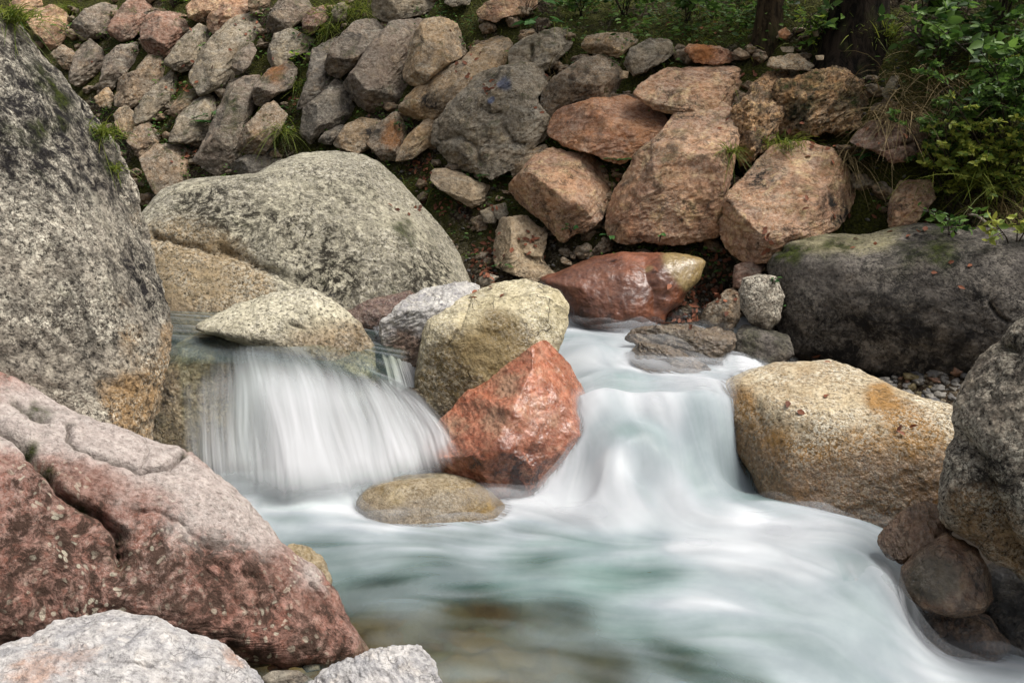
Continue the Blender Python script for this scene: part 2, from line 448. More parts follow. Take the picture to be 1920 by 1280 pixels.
    me = make_mesh(name, W, Fc[:, ::-1] if np.linalg.det(M) < 0 else Fc, mat, {"stain": np.clip(sattr, 0, 1.2), "moss": np.clip(mattr, 0, 1), "dark": np.clip(dattr, 0, 1)})
    o = link(name, me, ctr)
    tag(o, label, cat, group)
    return o

# materials of the stones
MW = dict(
    grey=rock_mat("grey_schist", (140, 118, 90), (95, 80, 63), (174, 149, 108), size=0.5, bands=0.72, grains=0.25, runs=0.5, moss=0.66, bump=0.8, crack_scale=4.5, dark_amt=0.66),
    bluepatch=rock_mat("grey_schist_with_blue_patch", (140, 118, 90), (95, 80, 63), (174, 149, 108), size=0.5, bands=0.72, grains=0.25, runs=0.5, stain=(88, 98, 124), stain_noise=0.15, moss=0.66, bump=0.8, crack_scale=4.5, dark_amt=0.66),
    greyblue=rock_mat("slate_grey", (101, 87, 77), (60, 52, 51), (143, 116, 82), size=0.5, bands=0.78, grains=0.2, runs=0.5, moss=0.42, bump=0.8, crack_scale=4, dark_amt=0.84, wet_all=0.4, wet_rough=0.4),
    tan=rock_mat("tan_stone", (177, 138, 86), (119, 90, 57), (216, 167, 105), size=0.5, bands=0.52, grains=0.3, runs=0.5, moss=0.58, bump=0.8, crack_scale=4, stain=(150, 92, 40)),
    pink=rock_mat("pink_stone", (208, 146, 98), (155, 97, 61), (238, 200, 140), size=0.5, bands=0.45, grains=0.2, runs=0.5, moss=0.42, bump=0.8, crack_scale=4.5, dark_amt=0.75, crust=10, stain=(150, 78, 40)),
    red=rock_mat("red_brown_stone", (139, 73, 44), (96, 54, 37), (172, 110, 75), size=0.45, bands=0.52, grains=0.15, runs=0.5, moss=0.58, bump=0.8, crack_scale=4.5, dark_amt=0.60),
    purple=rock_mat("purple_slate", (123, 94, 76), (80, 61, 52), (158, 127, 92), size=0.5, bands=0.78, grains=0.2, runs=0.5, moss=0.58, bump=0.8, crack_scale=4, dark_amt=0.60, wet_all=0.25, wet_rough=0.42),
    brown=rock_mat("brown_stone", (138, 100, 60), (90, 64, 39), (178, 134, 83), size=0.45, bands=0.52, grains=0.25, runs=0.5, moss=0.80, bump=0.8, crack_scale=4.5),
    pock=rock_mat("pocked_tufa", (197, 138, 70), (126, 85, 41), (238, 190, 119), size=0.35, bands=0.00, grains=0.2, runs=0.5, moss=0.80, bump=1.2, crack_scale=6, dark_amt=1.00, pit=1.4),
    orange=rock_mat("orange_stone", (205, 129, 64), (162, 92, 49), (238, 155, 95), size=0.45, bands=0.59, grains=0.15, runs=0.5, moss=0.26, bump=0.8, crack_scale=4, dark_amt=0.30, stain=(176, 112, 60)),
    wetbrown=rock_mat("wet_brown_stone", (110, 79, 50), (67, 47, 31), (152, 122, 90), size=0.4, bands=0.78, grains=0.1, runs=0.5, moss=0.26, bump=0.8, crack_scale=4, wet_all=1.0, wet_rough=0.22),
    pale=rock_mat("pale_stone", (199, 168, 127), (147, 121, 88), (237, 204, 161), size=0.5, bands=0.45, grains=0.2, runs=0.5, moss=0.26, bump=0.8, crack_scale=4, dark_amt=0.36),
)
LL = (-0.68, 0.2, 0.66)   # bedding that climbs to the right
WALL = "rocks laid in the bank wall"
def wr(label, crop, mk, poly, **kw):
    kw.setdefault("strat", LL); kw.setdefault("sub", 6); kw.setdefault("sk", 2.0); kw.setdefault("amp", (0.05, 0.032, 0.010)); kw.setdefault("facets", 7); kw.setdefault("fdep", 0.42); kw.setdefault("grow", 1.17); kw.setdefault("front_bias", 0.75); kw["dY"] = kw.get("dY", 0.0) - 0.14
    kw.setdefault("e", 0.66); kw.setdefault("smooth", 3); kw.setdefault("freq", (1.6, 3.2, 15.0)); kw.setdefault("cat", "rock"); kw.setdefault("T", 0.8)
    return rock("rock", label, poly, MW[mk], crop, group=WALL, **kw)
# ---- bank wall, upper left
wr("pinkish top rock at the very corner above the big grey boulder's grass tuft", A, 'pink', [(60,20),(130,-20),(210,-20),(230,30),(190,85),(130,100),(70,60)])
wr("pinkish brown rounded rock nearest the grass tuft on the big grey boulder", A, 'pink', [(165,125),(215,60),(290,40),(350,70),(395,130),(385,170),(330,240),(280,268),(240,205),(205,180)])
wr("grey brown rock between the pinkish rounded rock and the rusty red rock", A, 'purple', [(405,150),(480,60),(560,30),(660,50),(655,95),(625,160),(590,190),(470,215)])
wr("rusty red rock at the top edge with a grey shoulder", A, 'red', [(615,150),(690,40),(760,-20),(880,-20),(870,40),(825,120),(740,200),(690,218),(632,182)])
wr("dark red brown rounded boulder under the small green bush at the top", A, 'red', [(800,160),(830,95),(880,75),(1000,90),(1050,140),(1040,180),(960,270),(900,316),(840,290),(805,220)], dY=-0.06, T=0.95)
wr("pale pink slab at the top edge beside the small green bush", A, 'pink', [(1050,40),(1100,-20),(1255,-20),(1210,50),(1105,108),(1065,92)])
wr("tan and pink wedge rock at the top edge, right of the pale pink slab", A, 'pink', [(1160,110),(1270,-20),(1400,-20),(1390,45),(1330,95),(1212,187),(1165,150)])
wr("brown rock cut by the top edge between the wedge rock and the purple slab", A, 'brown', [(1392,40),(1400,-30),(1510,-30),(1490,40),(1410,68)])
wr("light grey fractured rock below the pale pink slab", A, 'grey', [(935,340),(1000,240),(1100,150),(1170,180),(1195,212),(1130,290),(1062,372),(1020,392),(950,357)])
wr("big smooth grey slab leaning up to the right in the upper wall", A, 'grey', [(1065,400),(1150,270),(1260,150),(1330,110),(1430,80),(1515,38),(1492,150),(1420,230),(1335,330),(1285,442),(1140,507),(1100,440)], T=0.6)
wr("small purplish slab lying against the big smooth grey slab", A, 'purple', [(1290,380),(1330,300),(1400,250),(1425,290),(1385,372),(1312,432)], dY=-0.1)
wr("purple brown slab at the top edge beside the small brick red rock", A, 'purple', [(1490,150),(1530,60),(1590,-20),(1745,-20),(1722,82),(1620,150),(1522,190)])
wr("small brick red rock at the top of the wall", A, 'red', [(1690,120),(1720,60),(1800,40),(1828,100),(1742,186),(1702,166)])
wr("small grey rock at the top edge right of the brick red rock", B, 'grey', [(190,70),(200,40),(250,20),(270,60),(262,112),(204,120)])
wr("cracked grey rock right of the big smooth grey slab", A, 'grey', [(1490,320),(1540,200),(1620,170),(1740,230),(1702,282),(1620,312),(1560,362),(1502,356)])
wr("grey rock with a reddish top standing over the mossy purple slab", A, 'purple', [(1420,600),(1432,480),(1520,370),(1600,340),(1642,400),(1622,482),(1540,522),(1452,602)], dY=-0.05, stain=[(1530,400,70,0.9)])
wr("small tan rock beside the big grey boulder's upper slope", A, 'brown', [(290,300),(350,258),(422,300),(402,392),(350,372)])
wr("grey purple rock beside the big grey boulder's upper slope", A, 'purple', [(400,420),(430,290),(500,235),(562,290),(582,352),(562,420),(460,477),(405,452)])
wr("upright purple grey slab second from the big grey boulder's edge", A, 'purple', [(560,490),(590,330),(650,270),(757,253),(742,352),(662,432),(622,502)])
wr("broad grey brown rock with a knobbly top in the left wall", A, 'brown', [(640,570),(680,440),(760,400),(820,320),(900,330),(932,382),(882,462),(800,542),(722,597)])
wr("pale grey flaky slab with dry leaves at its top end", A, 'grey', [(765,600),(850,500),(960,400),(1012,390),(992,472),(932,582),(872,652),(770,672)])
wr("brown mossy slab between the pale flaky slab and the flat grey slab", A, 'brown', [(940,630),(1010,530),(1100,490),(1140,500),(1065,592),(992,652)], moss=[(1060,540,70,0.6)])
wr("flat light grey slab with a fern on its right side", A, 'grey', [(955,777),(1010,650),(1090,570),(1192,528),(1187,640),(1150,762),(1060,787)], T=0.55, facets=4)
wr("long purple slab with a moss streak above the pale boulder", A, 'purple', [(1100,867),(1160,760),(1220,640),(1270,500),(1340,470),(1432,460),(1422,600),(1362,700),(1332,800),(1372,862),(1240,957),(1170,932)], moss=[(1300,560,60,0.8),(1290,660,50,0.8),(1270,740,40,0.6)])
wr("blunt grey brown rock with a grass tuft at its right end", A, 'brown', [(1328,830),(1370,720),(1470,610),(1520,583),(1582,650),(1562,732),(1470,842),(1390,857)], dY=-0.12, T=0.95)
wr("small tan rock under the upright purple slab", A, 'tan', [(530,550),(600,488),(632,540),(612,602),(560,592)])
wr("pinkish tan rock touching the big grey boulder's right slope", A, 'tan', [(640,640),(700,598),(762,650),(802,722),(740,772),(690,742),(650,692)])
wr("dark brown rock with dry leaves below the pinkish tan rock", A, 'brown', [(720,790),(760,720),(830,688),(892,762),(862,822),(790,872)])
wr("wide tan slab low in the gap between the two biggest pale boulders", A, 'brown', [(800,890),(880,820),(1000,830),(1092,870),(1112,972),(1060,1040),(890,1080),(840,1000)])
wr("dark wet slab wedged under the blunt grey brown rock", A, 'greyblue', [(1245,955),(1330,900),(1420,850),(1520,838),(1645,788),(1640,860),(1560,940),(1400,1000)], dY=0.1)
# ---- bank wall, middle
wr("grey green slab under the brown capped rock", B, 'greyblue', [(0,590),(55,440),(80,290),(140,240),(215,222),(205,400),(152,502),(80,562)], T=0.6)
wr("brown capped rock with a pale top edge, left of the dark purple block", B, 'purple', [(150,390),(200,250),(310,140),(410,128),(462,180),(442,232),(330,342),(220,432),(168,425)], dY=-0.12, T=0.95)
wr("large dark purple block with a rough layered face", B, 'purple', [(275,460),(380,310),(510,160),(650,138),(702,150),(650,330),(610,482),(545,572),(420,602),(320,562)], T=0.85)
wr("tan grey boulder with a clean front facet at the block's right", B, 'tan', [(600,400),(630,250),(700,130),(780,118),(872,150),(927,270),(892,312),(780,382),(690,452),(622,442)], dY=-0.16, T=0.95, planes=[(0.7,0.7,0.15,0.72)])
wr("bluish dark wet rock below the grey green slab", B, 'greyblue', [(18,740),(40,610),(130,540),(210,450),(292,520),(332,592),(230,692),(140,722),(70,792)])
wr("small dark rock tucked under the bluish wet rock", B, 'greyblue', [(105,800),(150,740),(242,698),(240,752),(180,800)])
wr("long tan slab rising to the right above the big grey angular boulder", B, 'tan', [(580,630),(640,520),(760,420),(900,360),(990,270),(1090,228),(1152,275),(1122,372),(1100,422),(990,502),(872,592),(800,622),(670,702),(600,667)], T=0.75, dark=[(740,570,60,0.9)])
wr("big grey angular boulder with a blue patch and leaves in its hollow", B, 'bluepatch', [(735,790),(790,680),(900,570),(970,500),(1000,440),(1110,420),(1200,410),(1325,398),(1335,530),(1295,560),(1362,670),(1352,752),(1255,822),(1232,882),(1080,957),(980,932),(860,902),(800,852)], sub=7, dY=-0.08,
   T=0.9, stain=[(1145,463,40,1.3),(1072,562,18,1.2)], planes=[(-0.45,0.75,0.5,0.70),(0.5,0.75,0.35,0.74),(0.15,0.8,-0.6,0.72),(-0.5,0.6,-0.6,0.75)], cracks=[([(760,800),(880,760),(980,820),(1010,900)],0.02,0.05,0),([(1010,610),(1060,640),(1130,640)],0.03,0.04,0),([(1140,700),(1190,800),(1260,810)],0.02,0.04,0)], amp=(0.06,0.06,0.012))
wr("narrow tan slab between the orange stained rock and the big angular boulder", B, 'tan', [(555,887),(600,780),(690,690),(760,648),(792,670),(732,742),(742,802),(640,872)])
wr("wet grey rock with a dark streak just over the pale boulder's crest", B, 'tan', [(205,800),(270,710),(350,668),(442,680),(425,800),(330,850)], dark=[(400,740,50,1.0)])
wr("dark slab with bright orange iron stain over the pale boulder's shoulder", B, 'brown', [(395,800),(450,700),(540,640),(592,720),(572,802),(545,890),(470,880)], stain=[(520,770,60,1.2),(530,690,30,0.7)], dark=[(440,740,50,0.9)])
wr("cracked grey block in two pieces high in the middle of the wall", B, 'grey', [(1195,372),(1200,280),(1260,230),(1340,190),(1432,170),(1532,158),(1502,252),(1402,372),(1300,387)], cracks=[([(1300,260),(1295,330),(1290,390)],0.015,0.06,0.5)])
wr("oblong tan rock right of the cracked grey block near the greenery", B, 'tan', [(1582,262),(1620,210),(1720,193),(1832,193),(1874,232),(1780,312),(1680,302),(1600,297)])
wr("coarse brown pocked rock above the orange slab", B, 'brown', [(1380,520),(1440,440),(1560,360),(1680,323),(1772,380),(1787,482),(1700,542),(1560,582),(1410,662),(1385,602)], dark=[(1550,450,120,0.6)])
wr("flat orange and pink slab under the coarse pocked rock", P1, 'orange', [(1035,230),(1048,213),(1120,189),(1180,186),(1226,208),(1244,240),(1226,261),(1160,299),(1100,277),(1060,266),(1037,251)], planes=[(0,0.6,0.8,0.6),(0.1,0.8,-0.55,0.75)], strat=(-0.2,0.1,1), dY=-0.08)
wr("fist sized orange stone under the orange slab's lower edge", B, 'orange', [(1508,800),(1560,783),(1622,830),(1612,854),(1520,822)], dY=-0.15)
wr("thin tan slab leaning on the pinkish tan boulder", B, 'tan', [(1188,940),(1230,880),(1360,813),(1382,850),(1332,902),(1260,962),(1205,1003)])
wr("pinkish tan five sided boulder in the middle of the bank", P1, 'pink', [(963,387),(962,355),(985,328),(1013,300),(1040,286),(1070,297),(1105,297),(1130,314),(1140,350),(1132,381),(1106,414),(1070,431),(1055,442),(1010,398),(985,387)], sub=7, dY=-0.1, T=0.85, planes=[(0.1,0.9,0.45,0.78),(-0.3,0.7,-0.6,0.72)])
wr("pale pointed slab just right of the pale boulder by the light green plant", B, 'pale', [(748,960),(800,948),(900,973),(990,1018),(1077,1050),(1062,1112),(960,1142),(860,1092),(810,1062),(760,1012)], planes=[(0,0.5,0.85,0.6)], strat=(0.4,0.2,0.9))
wr("small grey stone beside the dry leaves, left of the two little ones", B, 'grey', [(1018,1182),(1070,1158),(1112,1200),(1092,1242),(1040,1237)], sub=5)
wr("small grey stone beside the dry leaves, right of the two little ones", B, 'grey', [(1088,1152),(1150,1138),(1167,1190),(1130,1232),(1095,1202)], sub=5)
wr("broad grey slab cut by the top edge above the dark purple block", B, 'grey', [(415,90),(440,-20),(775,-20),(762,42),(660,82),(500,112)])
wr("pink slab cut by the top edge beside the broad leaved plant", B, 'pink', [(1010,62),(1060,20),(1150,-20),(1335,-20),(1302,52),(1240,72),(1140,92),(1110,117),(1030,92)])
wr("small grey rock cut by the top edge, left of the pink slab", B, 'grey', [(815,10),(830,-30),(960,-30),(940,22),(860,34)])
wr("broken tan boulder with leaves in its notch beside the gravelly slope", D, 'pale', [(85,700),(90,610),(140,540),(270,523),(325,590),(365,600),(355,660),(345,740),(412,832),(380,852),(300,847),(200,822),(110,772)], sub=7, dY=-0.1, planes=[(-0.5,0.8,0.2,0.75),(0.5,0.6,0.5,0.6)], cracks=[([(250,650),(270,740),(330,760)],0.04,0.07,0.4)])
# ---- bank wall, right
wr("pink flat topped rock with a shadowed front below the brown slab", C, 'pink', [(105,435),(180,370),(260,308),(420,313),(532,316),(567,380),(572,440),(520,512),(400,517),(280,532),(200,502),(130,462)], sub=7, dY=-0.1, planes=[(-0.05,0.35,0.93,0.45),(0,0.95,-0.3,0.8)], strat=(0.1,0.2,1))
wr("large pink and brown boulder leaning left, biggest of the right wall", P1, 'pink', [(1128,426),(1143,381),(1170,342),(1195,302),(1235,270),(1262,235),(1300,213),(1341,208),(1366,235),(1370,270),(1356,320),(1346,370),(1341,405),(1336,427),(1290,443),(1240,441),(1215,436),(1185,446),(1140,437)], sub=7, dY=-0.15, T=0.8,
   planes=[(-0.1,0.75,0.65,0.66),(0.0,0.8,-0.6,0.72),(-0.6,0.7,0.2,0.78)], stain=[(1190,420,45,0.5)])
wr("ochre pocked boulder with a narrow foot in the right wall", C, 'pock', [(535,600),(560,530),(600,500),(640,420),(700,370),(760,358),(795,380),(790,480),(795,580),(745,652),(665,702),(612,764),(572,722)], sub=7, dY=-0.1, amp=(0.08,0.09,0.02))
wr("mossy honeycombed rock right of the ochre pocked boulder", C, 'pock', [(780,400),(860,388),(960,358),(1060,338),(1120,390),(1232,410),(1232,482),(1190,542),(1100,592),(960,602),(860,642),(775,622)], sub=7, amp=(0.10,0.12,0.02), moss=[(880,430,110,0.8),(1080,480,80,0.6)], T=0.6)
wr("large pale pink striated boulder above the dark grey boulder", C, 'pink', [(508,1050),(560,920),(640,830),(730,730),(860,708),(992,745),(1062,830),(1112,902),(1082,962),(1012,1062),(900,1102),(800,1132),(700,1207),(600,1192),(520,1162)], sub=7, dY=-0.15, T=0.75,
   planes=[(-0.05,0.8,0.6,0.7),(-0.2,0.75,-0.62,0.78)], dark=[(1000,960,120,0.9),(650,860,70,0.7)], strat=(-0.3,0.2,0.9))
wr("flat brown overhanging rock under the drooping dry grass", C, 'red', [(1115,670),(1200,590),(1300,568),(1400,600),(1472,578),(1442,682),(1392,742),(1300,757),(1230,712)], cracks=[([(1260,700),(1320,680),(1400,680)],0.015,0.06,0)])
wr("salmon pink slab half hidden behind the leafy shrub", C, 'pink', [(1275,1042),(1300,930),(1340,868),(1472,868),(1484,942),(1422,1022),(1402,1052),(1290,1064)], T=0.5)
wr("rounded grey tan stone on the grass between the two tree trunks' feet", C, 'tan', [(718,312),(730,275),(840,260),(912,312),(892,332),(780,327)], dY=-0.1, facets=3)
wr("rusty brown slab under the thin tree trunk's slope", C, 'orange', [(328,240),(350,213),(480,228),(547,260),(542,292),(440,300),(370,292)], stain=[(400,250,60,1.0)])
wr("thin dark brown slab at the rusty slab's right end", C, 'brown', [(538,250),(570,228),(622,258),(602,284)], sub=5)
wr("rounded grey rock left of the rusty slab in the moss", C, 'grey', [(38,300),(70,230),(150,193),(230,193),(252,250),(200,292),(120,332),(80,347)])
wr("small ochre stone at the foot of the thin tree trunk", C, 'orange', [(758,150),(790,133),(812,160),(792,184),(763,176)], sub=5, dY=-0.1)
wr("tiny grey stone by the dark tree trunk's foot", C, 'grey', [(918,152),(950,133),(948,170),(925,172)], sub=5, dY=-0.1)
wr("tiny grey stone just over the rounded grey tan stone", C, 'grey', [(768,225),(830,223),(822,248),(780,246)], sub=5, dY=-0.1)
wr("tiny pale stone in the grass right of the rounded grey tan stone", C, 'pale', [(933,265),(972,263),(967,284),(940,284)], sub=5, dY=-0.1)
wr("mossy upright grey stone behind the honeycombed rock", C, 'grey', [(1248,442),(1290,368),(1322,368),(1312,432),(1270,474)], moss=[(1285,420,50,0.5)])
wr("tiny ochre stone under the rounded grey rock's left side", C, 'tan', [(5,335),(45,342),(40,368),(8,372)], sub=5, dY=-0.1)

# ------------------------------------------------------------------ the boulders of the stream
GN = dict(grains=0.55, bands=0.0, crack_scale=1.6, cracks=0.35)
m_left = rock_mat("dark_speckled_gneiss", (172, 161, 145), (134, 124, 112), (182, 170, 150), dark=(34, 31, 31), dark_amt=0.7, crust=13, size=0.8, runs=0.75, grains=0.75, grain_scale=85, stain=(168, 132, 84), moss=0.3, pit=1.0, bump=1.2, wet_z=-2, crack_scale=2.2, cracks=0.1, bands=0.35, band_rot=(0.0, 0.75, 0.0), band_scale=4.0)
m_pale = rock_mat("pale_lichen_granite", (220, 212, 184), (186, 178, 152), (212, 203, 174), dark=(46, 42, 34), dark_amt=0.4, crust=18, size=0.8, runs=0.3, grains=0.6, grain_scale=60, stain=(168, 144, 108), stain_noise=0.2, moss=0.2, pit=1.0, wet_z=0.70, cracks=0.15)
m_olive = rock_mat("olive_granite", (214, 200, 160), (178, 164, 124), (222, 210, 176), dark=(50, 44, 28), dark_amt=0.4, size=0.6, grains=0.5, grain_scale=80, stain=(110, 88, 44), stain_noise=0.35, moss=0.0, wet_z=0.35, rough=0.75, cracks=0.5, crack_scale=3)
m_gold = rock_mat("golden_granite", (200, 178, 140), (168, 142, 102), (210, 195, 164), dark=(62, 48, 28), dark_amt=0.25, size=0.6, grains=0.7, grain_scale=75, stain=(156, 112, 50), stain_noise=0.5, moss=0.0, wet_z=0.27, wet_rough=0.35, pit=0.8, cracks=0.0)
m_red = rock_mat("wet_red_marble", (222, 120, 78), (188, 92, 58), (228, 156, 120), pale=(236, 204, 182), dark=(64, 30, 18), dark_amt=0.35, size=0.35, grains=0.15, stain=(214, 176, 150), stain_noise=0.8, moss=0.0, wet_z=0.25, wet_all=1.0, wet_rough=0.24, bands=0.6, band_scale=4, vein=0.0, crack_scale=5, cracks=0.3, bump=0.35)
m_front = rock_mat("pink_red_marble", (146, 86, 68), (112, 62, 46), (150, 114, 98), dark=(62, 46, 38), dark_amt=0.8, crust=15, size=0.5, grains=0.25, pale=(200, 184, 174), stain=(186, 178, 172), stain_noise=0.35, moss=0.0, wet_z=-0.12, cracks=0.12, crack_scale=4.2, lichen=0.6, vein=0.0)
m_bottom = rock_mat("grey_white_marble", (196, 192, 190), (150, 150, 154), (208, 200, 192), dark=(84, 82, 84), dark_amt=0.3, size=0.3, grains=0.15, pale=(226, 222, 216), stain=(176, 132, 104), moss=0.0, bands=0.5, band_scale=3.0, crack_scale=5, cracks=0.25, vein=0.12)
m_right = rock_mat("grey_gneiss", (144, 130, 114), (110, 98, 87), (154, 139, 118), dark=(40, 36, 33), dark_amt=0.6, crust=14, size=0.6, grains=0.6, grain_scale=95, stain=(128, 96, 58), moss=0.1, pit=1.1, bump=1.2, wet_z=-0.3, cracks=0.3)
m_dark = rock_mat("dark_grey_gneiss", (92, 86, 82), (64, 60, 58), (104, 94, 84), dark=(28, 26, 25), dark_amt=0.6, pale=(156, 148, 136), size=0.8, grains=0.45, grain_scale=60, stain=(160, 152, 118), stain_noise=0.4, moss=0.15, pit=0.8, cracks=0.2, wet_z=0.1)
m_wetred = rock_mat("wet_iron_stone", (152, 82, 50), (112, 58, 38), (132, 82, 62), pale=(168, 130, 104), dark=(48, 28, 18), dark_amt=0.35, size=0.6, grains=0.2, stain=(196, 178, 124), stain_noise=0.3, moss=0.0, wet_z=0.6, wet_all=1.0, wet_rough=0.34, crack_scale=3, cracks=0.2, bands=0.15, band_scale=3, bump=0.28)
m_white = rock_mat("pale_blue_grey_marble", (206, 204, 202), (160, 160, 166), (214, 208, 200), dark=(78, 72, 72), dark_amt=0.3, size=0.35, grains=0.15, stain=(110, 78, 54), moss=0, bands=0.5, band_rot=(0.2, 0.5, 0), band_scale=3, crack_scale=4, wet_z=0.55, vein=0.4)
m_purp = rock_mat("wet_purple_stone", (150, 92, 92), (120, 76, 80), (164, 112, 98), dark_amt=0.3, size=0.35, grains=0.2, wet_all=1.0, moss=0, wet_z=0.8, bands=0.4)
m_mid = rock_mat("wet_olive_cobble", (150, 128, 84), (122, 102, 66), (160, 140, 96), dark=(70, 54, 28), dark_amt=0.3, size=0.5, grains=0.35, grain_scale=120, stain=(156, 124, 46), moss=0, wet_z=0.10, wet_rough=0.35, cracks=0.0, bands=0.2)
m_ledge = rock_mat("wet_ledge_stone", (186, 160, 110), (132, 106, 68), (160, 122, 78), dark=(36, 28, 20), dark_amt=0.7, size=0.5, grains=0.5, grain_scale=70, stain=(116, 78, 60), moss=0.5, wet_z=1.2, wet_rough=0.45, pit=1.0)
m_wetb = rock_mat("wet_brown_rock", (150, 98, 60), (106, 66, 40), (166, 122, 86), dark=(40, 28, 20), dark_amt=0.5, size=0.3, grains=0.15, stain=(56, 54, 24), moss=0, wet_z=0.2, wet_all=1.0, wet_rough=0.18, bands=0.3, bump=0.7)

rock("boulder", "huge dark speckled grey boulder with grass tufts filling the upper left", [(-420,260),(-300,60),(-160,-40),(-40,-15),(0,25),(45,42),(92,97),(150,160),(200,212),(240,262),(265,310),(290,362),(302,420),(302,480),(312,540),(326,610),(312,645),(290,720),(276,790),(262,870),(150,960),(-200,1000),(-420,800)], m_left,
     Y=4.35, T=0.62, sub=8, lean=0.15, e=0.62, apex=(-0.2,0.1), facets=3, fdep=0.15, psoft=0.04, planes=[(0.75,0.65,0.35,0.72)], amp=(0.03,0.030,0.012), freq=(1.6,5.0,14.0), strat=(0.7,0.2,0.5), sk=2.2, smooth=3, cat="boulder",
     stain=[(285,690,50,0.75),(215,620,30,0.6),(200,560,25,0.4),(230,760,55,0.9),(185,720,30,0.6),(310,620,30,0.6),(275,400,30,0.35)], moss=[(95,165,16,1.2),(75,140,16,1),(115,190,18,0.9),(70,255,14,0.9),(230,305,24,0.9),(210,240,14,0.6),(12,272,12,0.8),(100,205,12,0.8),(112,240,12,0.7)], dark=[(70,180,110,0.8),(160,230,90,0.95),(250,340,60,1.0),(40,300,100,0.7),(230,500,60,0.8),(300,560,50,0.8),(120,330,70,0.6)],
     cracks=[([(170,200),(230,330),(280,440)],0.05,0.03,0)])
rock("boulder", "biggest pale lichen speckled boulder with a domed top behind the waterfall", [(250,420),(300,345),(345,328),(420,320),(480,318),(520,292),(570,272),(640,267),(690,272),(730,290),(790,350),(840,410),(880,470),(900,525),(880,560),(800,640),(600,690),(350,690),(260,600)], m_pale,
     Y=6.75, T=0.7, sub=8, lean=0.35, e=0.66, apex=(-0.05,-0.1), facets=0, psoft=0.14, planes=[(-0.05,0.85,0.35,0.78),(0.72,0.5,0.5,0.80),(0,0.5,0.86,0.90)], amp=(0.035,0.012,0.006), freq=(1.4,4.0,14.0), smooth=3, ridged=False,
     stain=[(330,500,75,1.3),(420,520,60,1.3),(480,545,35,1.0),(350,545,60,1.2)], dark=[(360,400,90,0.55),(420,430,80,0.5),(520,420,110,0.4),(640,480,110,0.45),(800,500,60,0.6),(760,540,60,0.7),(620,540,60,0.7),(680,350,50,0.4)], moss=[(745,430,20,0.9),(750,460,14,0.7),(810,440,12,0.6),(720,545,12,0.5)],
     cracks=[([(300,445),(360,457),(430,472),(490,500),(555,525)],0.035,0.07,0),([(575,358),(610,362),(645,388)],0.018,0.03,0),([(660,275),(700,320),(740,355),(800,400),(850,460)],0.04,0.03,0)])
rock("boulder", "pale rounded boulder at the lip of the left waterfall", [(360,612),(372,603),(400,590),(440,565),(490,545),(540,540),(582,539),(605,550),(640,572),(680,606),(706,645),(706,690),(690,712),(640,702),(560,678),(480,652),(410,630)], m_pale, Y=5.42, T=0.7, sub=7, lean=0.35, facets=0, psoft=0.12, planes=[(-0.25,0.55,0.8,0.78),(0.6,0.75,0.1,0.82)], amp=(0.04,0.015,0.008), smooth=3, ridged=False, cracks=[([(655,580),(665,610),(690,640)],0.012,0.03,0),([(545,608),(570,618)],0.015,0.02,0.3)], stain=[(640,650,50,0.8),(560,640,50,0.5),(680,620,30,0.5)])
rock("rock", "wet purple rock peeking out between the big domed boulder and the pale blue grey one", [(640,590),(690,562),(770,545),(790,560),(770,610),(720,640),(660,625)], m_purp, Y=5.95, T=0.8, sub=6, lean=0.3, cat="rock")
rock("boulder", "pale blue grey boulder behind the olive boulder", [(712,606),(750,565),(790,535),(850,519),(905,528),(900,570),(860,620),(835,650),(812,690),(780,720),(740,680),(718,640)], m_white, Y=5.62, T=0.8, sub=7, lean=0.3, facets=5, planes=[(-0.2,0.4,0.9,0.62),(-0.4,0.9,-0.2,0.7)], amp=(0.06,0.05,0.012), strat=(-0.5,0.2,0.8), stain=[(760,650,40,0.9),(790,690,40,1.0)])
rock("boulder", "olive tan boulder with a pale domed top leaning over the red boulder", [(778,722),(790,650),(802,600),(850,560),(920,524),(985,514),(1042,538),(1068,570),(1062,612),(1047,657),(1030,740),(990,800),(900,830),(830,800),(808,800),(792,768)], m_olive, Y=5.42, T=0.7, sub=8, lean=0.25, e=0.64, apex=(-0.1,0.1), facets=0, psoft=0.08, planes=[(-0.15,0.5,0.85,0.72),(-0.4,0.85,-0.3,0.74),(0.5,0.8,-0.1,0.78),(0.1,0.95,0.0,0.88)], amp=(0.04,0.03,0.008), smooth=3,
     stain=[(880,690,90,0.85),(830,740,60,1.0),(960,650,60,0.7),(930,600,30,0.3)], dark=[(830,760,60,0.6)], cracks=[([(880,560),(868,620),(840,650)],0.012,0.02,0)])
rock("boulder", "wet red boulder with sharp facets in the middle of the stream", [(790,870),(812,815),(832,788),(880,745),(920,718),(960,688),(1000,657),(1018,648),(1062,685),(1092,730),(1096,780),(1087,850),(1062,882),(1022,912),(992,960),(940,990),(860,960)], m_red, Y=4.97, grow=1.07, T=0.9, sub=8, lean=0.2, e=0.7, apex=(0.0,0.0), facets=9, fdep=0.3, planes=[(-0.55,0.65,0.45,0.62),(0.05,0.95,0.2,0.80),(0.1,0.7,-0.7,0.66),(0.75,0.6,0.1,0.72),(-0.5,0.8,-0.4,0.78)], amp=(0.03,0.022,0.006), freq=(1.6,3.0,14.0), ridged=False, strat=(0.6,0.2,0.7), sk=1.8, smooth=2,
     stain=[(950,720,30,0.8),(1000,760,30,0.5),(930,790,34,0.7),(1040,790,20,0.5),(860,790,30,0.6)], dark=[(960,890,60,0.9),(1010,880,50,0.8),(880,870,40,0.5)], humps=[([(880,745),(960,770),(1010,830)],0.05,0.02)])
